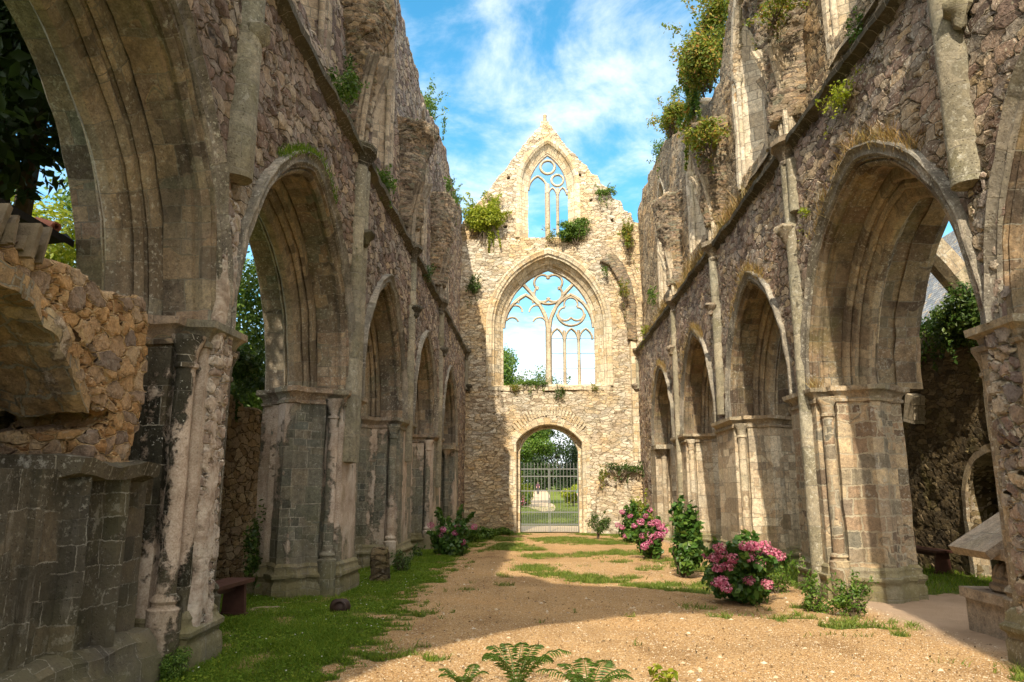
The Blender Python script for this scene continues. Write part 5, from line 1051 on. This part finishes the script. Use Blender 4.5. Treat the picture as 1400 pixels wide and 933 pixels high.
for i, (nm, px, py, pl, r, cnt, lf, mt, lab, spk) in enumerate(WP_):
    shrub(nm, on(px, py, **pl), r, cnt, lf, M[mt], lab, {'wall_shrub': 'wall plant', 'wall_fern': 'fern', 'sill_growth': 'wall plant', 'ivy': 'ivy'}[nm], None, 100 + i, 7, stems=(nm == 'wall_shrub' and max(r) > .5), spike=spk, trail=(2 if mt == 'leaf_aut' or 'round' in lab else 6 if max(r) > .4 else 3), inner=.15)
# dry grass along hoods and ledges
def hood_tuft(pos, k, rng_, seed, label):
    yc = .5 * (PIERS[k] + PIERS[k + 1]); a = AW[k]; P = arch_pts(yc, a, CAPZ, AH[k], .29, 40); P = P[int(len(P) * rng_[0]):int(len(P) * rng_[1])]; rr = random.Random(seed + 40); P = [p for p in P if rr.random() < .75]
    return tuft('dry_grass', [pos(-.04, y, z + .02) for y, z in P], .17, .008, M['dry'], label, 'dry grass', None, seed, .8, (.05, .09, .05), 40)
hood_tuft(posR, 1, (.3, .72), 1, 'dry orange grass along the hood of the nearest right arch')
hood_tuft(posR, 2, (.36, .75), 2, 'dry grass along the hood of the second right arch')
hood_tuft(posR, 3, (.35, .8), 3, 'dry grass along the hood of the third right arch')
hood_tuft(posR, 4, (.35, .8), 4, 'dry grass along the hood of the farthest right arch')
tuft('moss', [posL(-.05, y, z) for y, z in arch_pts(9.6, AW[1], CAPZ, AH[1], .28, 40)[26:50]], .07, .012, M['grass'], 'dark moss on the crown of the nearest left arch hood', 'moss', None, 5, .4, (.05, .06, .02), 60)
for k, (y0, y1, lab) in enumerate(((14.2, 17.2, 'dry grass on the right string course under the first clerestory window'), (18.4, 22.2, 'dry grass on the right string course under the second clerestory window'), (24., 29., 'dry grass on the right string course nearest the gable'))):
    rr = random.Random(k); tuft('dry_grass', [posR(rr.uniform(-.1, .25), rr.uniform(y0, y1), STR + .08) for _ in range(34)], .36, .012, M['dry'], lab, 'dry grass', None, 8 + k, .6, (.07, .14, .03), 48)
tuft('dry_grass', [posR(-.02, y, CAPZ + .02) for y in (11.6, 11.7, 11.8, 11.85)], .18, .008, M['dry'], 'little dry tuft on the capital of the second right pier', 'dry grass', None, 15, .7, (.05, .05, .02), 25)
tuft('wall_grass', [gp(.3, x, 12.72) for x in zrange(-2.2, 4.2, .12)], .2, .014, M['dry'], 'dry grass along the ledge below the gable window', 'dry grass', None, 16, .5, (.05, .15, .04), 18)

# ------------------------------------------------------------------ hydrangeas and plants at ground level
def hydrangea(p, r, n, leaf, heads, mat, label, seed, hr=.085, lace=False, region=None):
    rs = np.random.default_rng(seed); c = p + Vector((0, 0, r[2] * .82)); t = shrub('hydrangea', c, r, n, leaf, M['leaf_hyd'], label, 'hydrangea', 'hydrangeas along the nave', seed, 12, True, .68, .4, .2, 9)
    for k in range(heads):
        th = rs.uniform(math.pi * 1.02, math.pi * 1.98) if k % 4 else rs.uniform(0, 6.28); ph = rs.uniform(.15, 1.3); d = Vector((math.cos(th) * math.cos(ph * .8), math.sin(th) * math.cos(ph * .8), math.sin(ph) * 1.0 - .15))
        if region: d.z = region[0] + (region[1] - region[0]) * rs.random()
        q = c + Vector((d.x * r[0] * 1.08, d.y * r[1] * 1.12, d.z * r[2] * 1.08)); m = 110; dd = rs.normal(size=(m, 3)); dd /= np.linalg.norm(dd, axis=1, keepdims=True)
        if lace: dd[:, 2] = dd[:, 2] * .7 + .15; dd += np.array([rs.normal() * .12, rs.normal() * .12, 0]); Cc = np.array(q) + dd * hr * (.5 + .5 * np.sqrt(rs.random((m, 1)))) * 1.1
        else: Cc = np.array(q) + dd * hr * np.array([1, 1, .8])
        leaf_mesh('flower_head', Cc, dd + rs.normal(size=dd.shape) * .3 + [0, 0, .5], hr * .42 * rs.uniform(.7, 1.2, m), mat, t, asp=.9, fold=.08, rs=rs)
    return t
hydrangea(ong(1014, 826), (.52, .45, .46), 2600, .12, 26, M['pink'], 'large hydrangea with rosy pink flower heads, nearest the second right pier', 1, .09, True, (-.25, .95))
hydrangea(ong(936, 790), (.34, .34, .66), 1900, .15, 0, M['pink'], 'tall leafy green hydrangea without flowers, left of the large pink one', 2)
hydrangea(ong(889, 764), (.4, .4, .5), 1500, .13, 16, M['pinkm'], 'hydrangea with magenta pink heads between the green hydrangea and the far one', 3, .1, False, (-.2, .95))
hydrangea(ong(868, 742), (.62, .55, .62), 1900, .14, 12, M['pinkm'], 'pale green hydrangea with mauve heads, farthest along the right arcade', 4, .1, False, (-.4, .9))
hydrangea(ong(617, 760), (.62, .6, .58), 3000, .12, 8, M['pinkm'], 'dark green hydrangea with few pink heads at the foot of the left arcade', 5, .09, False, (-.3, .7))
shrub('shrub', ong(886, 740) + Vector((0, .6, .75)), (.5, .4, .75), 1400, .1, M['leaf_lime'], 'yellowish shrub behind the farthest hydrangea', seed=31, spike=8)
shrub('shrub', ong(818, 738) + Vector((0, .1, .5)), (.42, .35, .5), 1400, .07, M['leaf_ivy'], 'small dark bush at the right foot of the gateway', seed=32, spike=6)
for k, (px, py, w, h, lab) in enumerate(((666, 738, .5, .25, 'low broad-leaved plants by the left hydrangea'), (690, 732, .4, .2, 'low plants at the left foot of the gateway'), (648, 742, .4, .22, 'leafy plants just behind the left hydrangea'))):
    shrub('border_plant', ong(px, py) + Vector((0, 0, h * .8)), (w, .4, h), 700, .14, M['leaf_mid'], lab, 'plant', None, 40 + k, 6, False, .4)
shrub('box_shrub', ong(238, 930) + Vector((0, .0, .12)), (.17, .17, .15), 2600, .022, M['leaf_mid'], 'small round dense shrub at the foot of the near left pier', seed=45, stems=False, spike=0, inner=.8)
shrub('low_shrub', ong(1062, 812) + Vector((0, .2, .28)), (.5, .4, .32), 2600, .05, M['leaf_mid'], 'low spreading green shrub right of the large pink hydrangea', seed=46, spike=10)
shrub('weeds', ong(1118, 838) + Vector((0, .1, .2)), (.22, .2, .25), 900, .05, M['leaf_mid'], 'green weeds against the vault shaft of the second right pier', 'weeds', seed=47, spike=10)
shrub('weeds', ong(1172, 845) + Vector((0, .1, .22)), (.3, .2, .25), 1300, .05, M['leaf_mid'], 'bushy weeds at the near foot of the second right pier', 'weeds', seed=48, spike=12)
shrub('weeds', ong(546, 784) + Vector((0, 0, .18)), (.25, .3, .25), 1000, .05, M['leaf_ivy'], 'weeds around the broken stump by the third left pier', 'weeds', seed=49, spike=8)
shrub('weeds', ong(575, 762) + Vector((-.3, 0, .12)), (.3, .4, .2), 700, .07, M['leaf_ivy'], 'low weeds between the stump and the left hydrangea', 'weeds', seed=50, spike=6)
p = ong(385, 836); mb = MB(); mb.lathe([(0, .02), (.3, .02), (.42, .0), (.46, -.03)], (p.x - .12, p.y, p.z), 20, sy=.7); tag(mb.build('stone_patch', M['earth'], None, wear=.02), 'pale bare stone slab let into the turf beside the bench', 'paving slab')
# ferns in the foreground
def fern(p, n, L, label, seed, h=.45):
    t = thing('fern', p, label, 'fern', 'foreground ferns'); rs = np.random.default_rng(seed)
    for k in range(n):
        a = 2 * math.pi * k / n + rs.uniform(-.3, .3); l = L * rs.uniform(.75, 1.15); d = Vector((math.cos(a), math.sin(a), 0)); pts = []
        for q in range(22):
            u = q / 21; pts.append(p + d * (l * (u * .95)) + Vector((0, 0, h * (1.75 * u - 1.15 * u * u))))
        Cc = []; Ax = []; S = []
        V = []; T = []
        for q in range(2, 22):
            u = q / 21; tg = (pts[min(q + 1, 21)] - pts[q - 1]).normalized(); sd = tg.cross(Vector((0, 0, 1))).normalized(); w = .15 * l / .6 * math.sin(math.pi * min(1, (u * .93 + .07))) ** .8
            for s in (-1, 1):
                for f in (0,):
                    b = pts[q] - tg * (f * l / 21); e = b + sd * s * w * rs.uniform(.85, 1.1) + tg * w * .45 - Vector((0, 0, w * rs.uniform(.2, .55))); wd = tg * (l / 21 * .27); i = len(V); mdl = b.lerp(e, .5) + Vector((0, 0, .012)); V += [tuple(b), tuple(mdl - wd), tuple(e), tuple(mdl + wd)]; T += [(i, i + 1, i + 2), (i, i + 2, i + 3)]
        fr = link('frond', tri_mesh('frond', V, T), M['fern'], t, False)
        mb = MB(); mb.tube(pts, [.006 * (1 - .85 * q / 21) for q in range(22)], 5); mb.build('stem', M['fern'], fr)
b1 = on(705, 935, Y=5.95); fern(Vector((-.18, 6.25, .0)), 9, .42, 'green fern at the bottom edge, left of the other fern', 1, .48)
fern(Vector((.38, 6.05, .0)), 8, .4, 'green fern at the bottom edge, right of the other fern', 2, .34)
fern(Vector((-.6, 6.3, .0)), 5, .26, 'small pale fern shoot at the bottom edge', 3, .22)
shrub('weeds', Vector((1.0, 6.5, .08)), (.14, .1, .1), 90, .07, M['leaf_lime'], 'two bright leafy shoots at the bottom edge right of the ferns', 'weeds', seed=61, stems=False)

# ------------------------------------------------------------------ visitors in the garden
def person(p, hgt, label, top, bottom, seed, arm=.3, stride=.12):
    t = thing('person', p, label, 'person', 'visitors in the garden'); s = hgt / 1.7; P = lambda x, y, z: p + Vector((x, y, z)) * s
    mb = MB()
    mb.tube([P(0, 0, .86), P(0, 0, 1.05), P(0, 0, 1.25), P(0, 0, 1.4), P(0, 0, 1.45)], [.13 * s, .12 * s, .15 * s, .13 * s, .06 * s], 12)
    mb.tube([P(0, 0, 1.4), P(0, .0, 1.54)], [.055 * s, .05 * s], 10); mb.lathe([(0.001, -.115 * s), (.06 * s, -.09 * s), (.085 * s, -.02 * s), (.085 * s, .04 * s), (.06 * s, .095 * s), (.001, .115 * s)], P(0, 0, 1.59), 12); mb.tube([P(0, -.07, 1.58), P(0, -.11, 1.565)], [.02 * s, .012 * s], 6)
    for sg in (-1, 1):
        mb.tube([P(sg * .09, 0, .9), P(sg * .1, -sg * stride * .5, .5), P(sg * .1, -sg * stride, .08)], [.085 * s, .06 * s, .042 * s], 10); mb.tube([P(sg * .1, -sg * stride + .05, .04), P(sg * .1, -sg * stride - .15, .035)], [.045 * s, .035 * s], 8)
        mb.tube([P(sg * .16, 0, 1.38), P(sg * .22, .02, 1.12), P(sg * .2, -arm * .6, .93), P(sg * .19, -arm * .75, .86)], [.05 * s, .042 * s, .033 * s, .03 * s], 8)
    me = remesh(mb.mesh('b'), .018); link('body', me, M['skin'], t, True, None)
    mb = MB(); mb.lathe([(.145 * s, .88 * s), (.145 * s, 1.0 * s), (.165 * s, 1.25 * s), (.16 * s, 1.38 * s), (.07 * s, 1.46 * s)], p, 14, sx=1.1)
    for sg in (-1, 1): mb.tube([P(sg * .15, 0, 1.39), P(sg * .225, .02, 1.1)], [.065 * s, .058 * s], 8)
    mb.build('shirt', top, t)
    mb = MB()
    for sg in (-1, 1): mb.tube([P(sg * .085, 0, .95), P(sg * .1, -sg * stride * .5, .5), P(sg * .1, -sg * stride, .1)], [.105 * s, .075 * s, .06 * s], 10)
    mb.build('trousers', bottom, t)
    mb = MB(); mb.lathe([(.088 * s, -.03 * s), (.095 * s, .03 * s), (.075 * s, .1 * s), (.001, .125 * s)], P(0, .012, 1.59), 12); mb.build('hair', M['hair'], t)
pp_ = on(735.5, 675, Y=100.); person(Vector((pp_.x, 100., float(gz(100)))), 1.7, 'visitor in dark plum clothes walking up the garden path, seen through the gate', M['cloth_d'], M['cloth_n'], 1)
pp_ = on(793, 690, Y=60.); person(Vector((pp_.x, 60., float(gz(60)))), 1.68, 'visitor in a teal top and blue trousers at the right edge of the gateway', M['cloth_t'], M['cloth_b'], 2)

# ------------------------------------------------------------------ light, sky, camera
AZ, EL = R(9.6), R(42)
d = Vector((math.sin(AZ) * math.cos(EL), math.cos(AZ) * math.cos(EL), -math.sin(EL)))
sl = bpy.data.lights.new('sun', 'SUN'); sl.energy = 3.2; sl.angle = R(.5); sl.color = (1., .87, .66)
so = bpy.data.objects.new('sun', sl); COL.objects.link(so); so.rotation_euler = d.to_track_quat('-Z', 'Y').to_euler()
w = bpy.data.worlds.new('World'); scene.world = w; w.use_nodes = True; nt = w.node_tree; nt.nodes.clear()
def wn(ty, **k):
    q = nt.nodes.new(ty)
    for a, b in k.items(): setattr(q, a, b)
    return q
L = nt.links.new
sky = wn('ShaderNodeTexSky'); sky.sky_type = 'NISHITA'; sky.sun_disc = False; sky.sun_elevation = EL; sky.sun_rotation = math.pi + AZ; sky.air_density = 1.1; sky.dust_density = .4; sky.ozone_density = 1.2
hs = wn('ShaderNodeHueSaturation'); hs.inputs['Saturation'].default_value = 1.36; hs.inputs['Hue'].default_value = .479; hs.inputs['Value'].default_value = .88; L(sky.outputs[0], hs.inputs['Color'])
tc = wn('ShaderNodeTexCoord'); sx = wn('ShaderNodeSeparateXYZ'); L(tc.outputs['Generated'], sx.inputs[0])
zc = wn('ShaderNodeMath', operation='MAXIMUM'); L(sx.outputs[2], zc.inputs[0]); zc.inputs[1].default_value = .06
za = wn('ShaderNodeMath', operation='ADD'); L(zc.outputs[0], za.inputs[0]); za.inputs[1].default_value = .12
dv = wn('ShaderNodeVectorMath', operation='DIVIDE'); cb = wn('ShaderNodeCombineXYZ'); [L(za.outputs[0], cb.inputs[i]) for i in range(3)]; L(tc.outputs['Generated'], dv.inputs[0]); L(cb.outputs[0], dv.inputs[1])
mp = wn('ShaderNodeMapping'); L(dv.outputs[0], mp.inputs[0]); mp.inputs[3].default_value = (1.15, 1.0, 0); mp.inputs[1].default_value = (7.3, 5.2, 0)
n1 = wn('ShaderNodeTexNoise'); n1.inputs['Scale'].default_value = 3.1; n1.inputs['Detail'].default_value = 10; n1.inputs['Roughness'].default_value = .62; n1.inputs['Distortion'].default_value = .35; L(mp.outputs[0], n1.inputs['Vector'])
mr = wn('ShaderNodeMapRange', interpolation_type='SMOOTHSTEP'); L(n1.outputs[0], mr.inputs[0]); mr.inputs[1].default_value = .38; mr.inputs[2].default_value = .8; mr.inputs[4].default_value = .82
lo = wn('ShaderNodeMapRange', interpolation_type='SMOOTHSTEP'); L(sx.outputs[2], lo.inputs[0]); lo.inputs[1].default_value = .235; lo.inputs[2].default_value = .08
ad = wn('ShaderNodeMath', operation='ADD', use_clamp=True); L(mr.outputs[0], ad.inputs[0]); L(lo.outputs[0], ad.inputs[1])
dt = wn('ShaderNodeVectorMath', operation='DOT_PRODUCT'); L(tc.outputs['Generated'], dt.inputs[0]); dt.inputs[1].default_value = Vector((0., -.5, .866)).normalized()
wv = wn('ShaderNodeMath', operation='MULTIPLY_ADD'); L(n1.outputs[0], wv.inputs[0]); wv.inputs[1].default_value = .3; L(dt.outputs['Value'], wv.inputs[2])
hi = wn('ShaderNodeMapRange', interpolation_type='SMOOTHSTEP'); L(wv.outputs[0], hi.inputs[0]); hi.inputs[1].default_value = .45; hi.inputs[2].default_value = .85
mx = wn('ShaderNodeMix', data_type='RGBA'); L(ad.outputs[0], mx.inputs[0]); L(hs.outputs[0], mx.inputs[6]); mx.inputs[7].default_value = (4.6, 4.75, 5., 1)
mz = wn('ShaderNodeMix', data_type='RGBA'); L(hi.outputs[0], mz.inputs[0]); L(mx.outputs[2], mz.inputs[6]); mz.inputs[7].default_value = (8.8, 8.3, 7.5, 1)  # added warm-white cloud overhead and behind the camera, unseen, lifts the ambient light
bg = wn('ShaderNodeBackground'); bg.inputs[1].default_value = .15; L(mz.outputs[2], bg.inputs[0]); wo = wn('ShaderNodeOutputWorld'); L(bg.outputs[0], wo.inputs[0])
cam = bpy.data.cameras.new('camera'); co = bpy.data.objects.new('camera', cam); COL.objects.link(co); cam.sensor_width = 36; cam.lens = 1000 / 1400 * 36; cam.clip_end = 3000; cam.clip_start = .05
co.location = (0, 0, EYE); co.rotation_euler = (math.pi / 2 + TILT, 0, YAW); scene.camera = co
vs = scene.view_settings; vs.view_transform = 'Standard'; vs.look = 'None'; vs.gamma = 1; vs.use_curve_mapping = False; vs.exposure = 1.15
scene.cycles.max_bounces = 8; scene.cycles.diffuse_bounces = 5; scene.cycles.use_denoising = True; scene.cycles.sample_clamp_indirect = 8
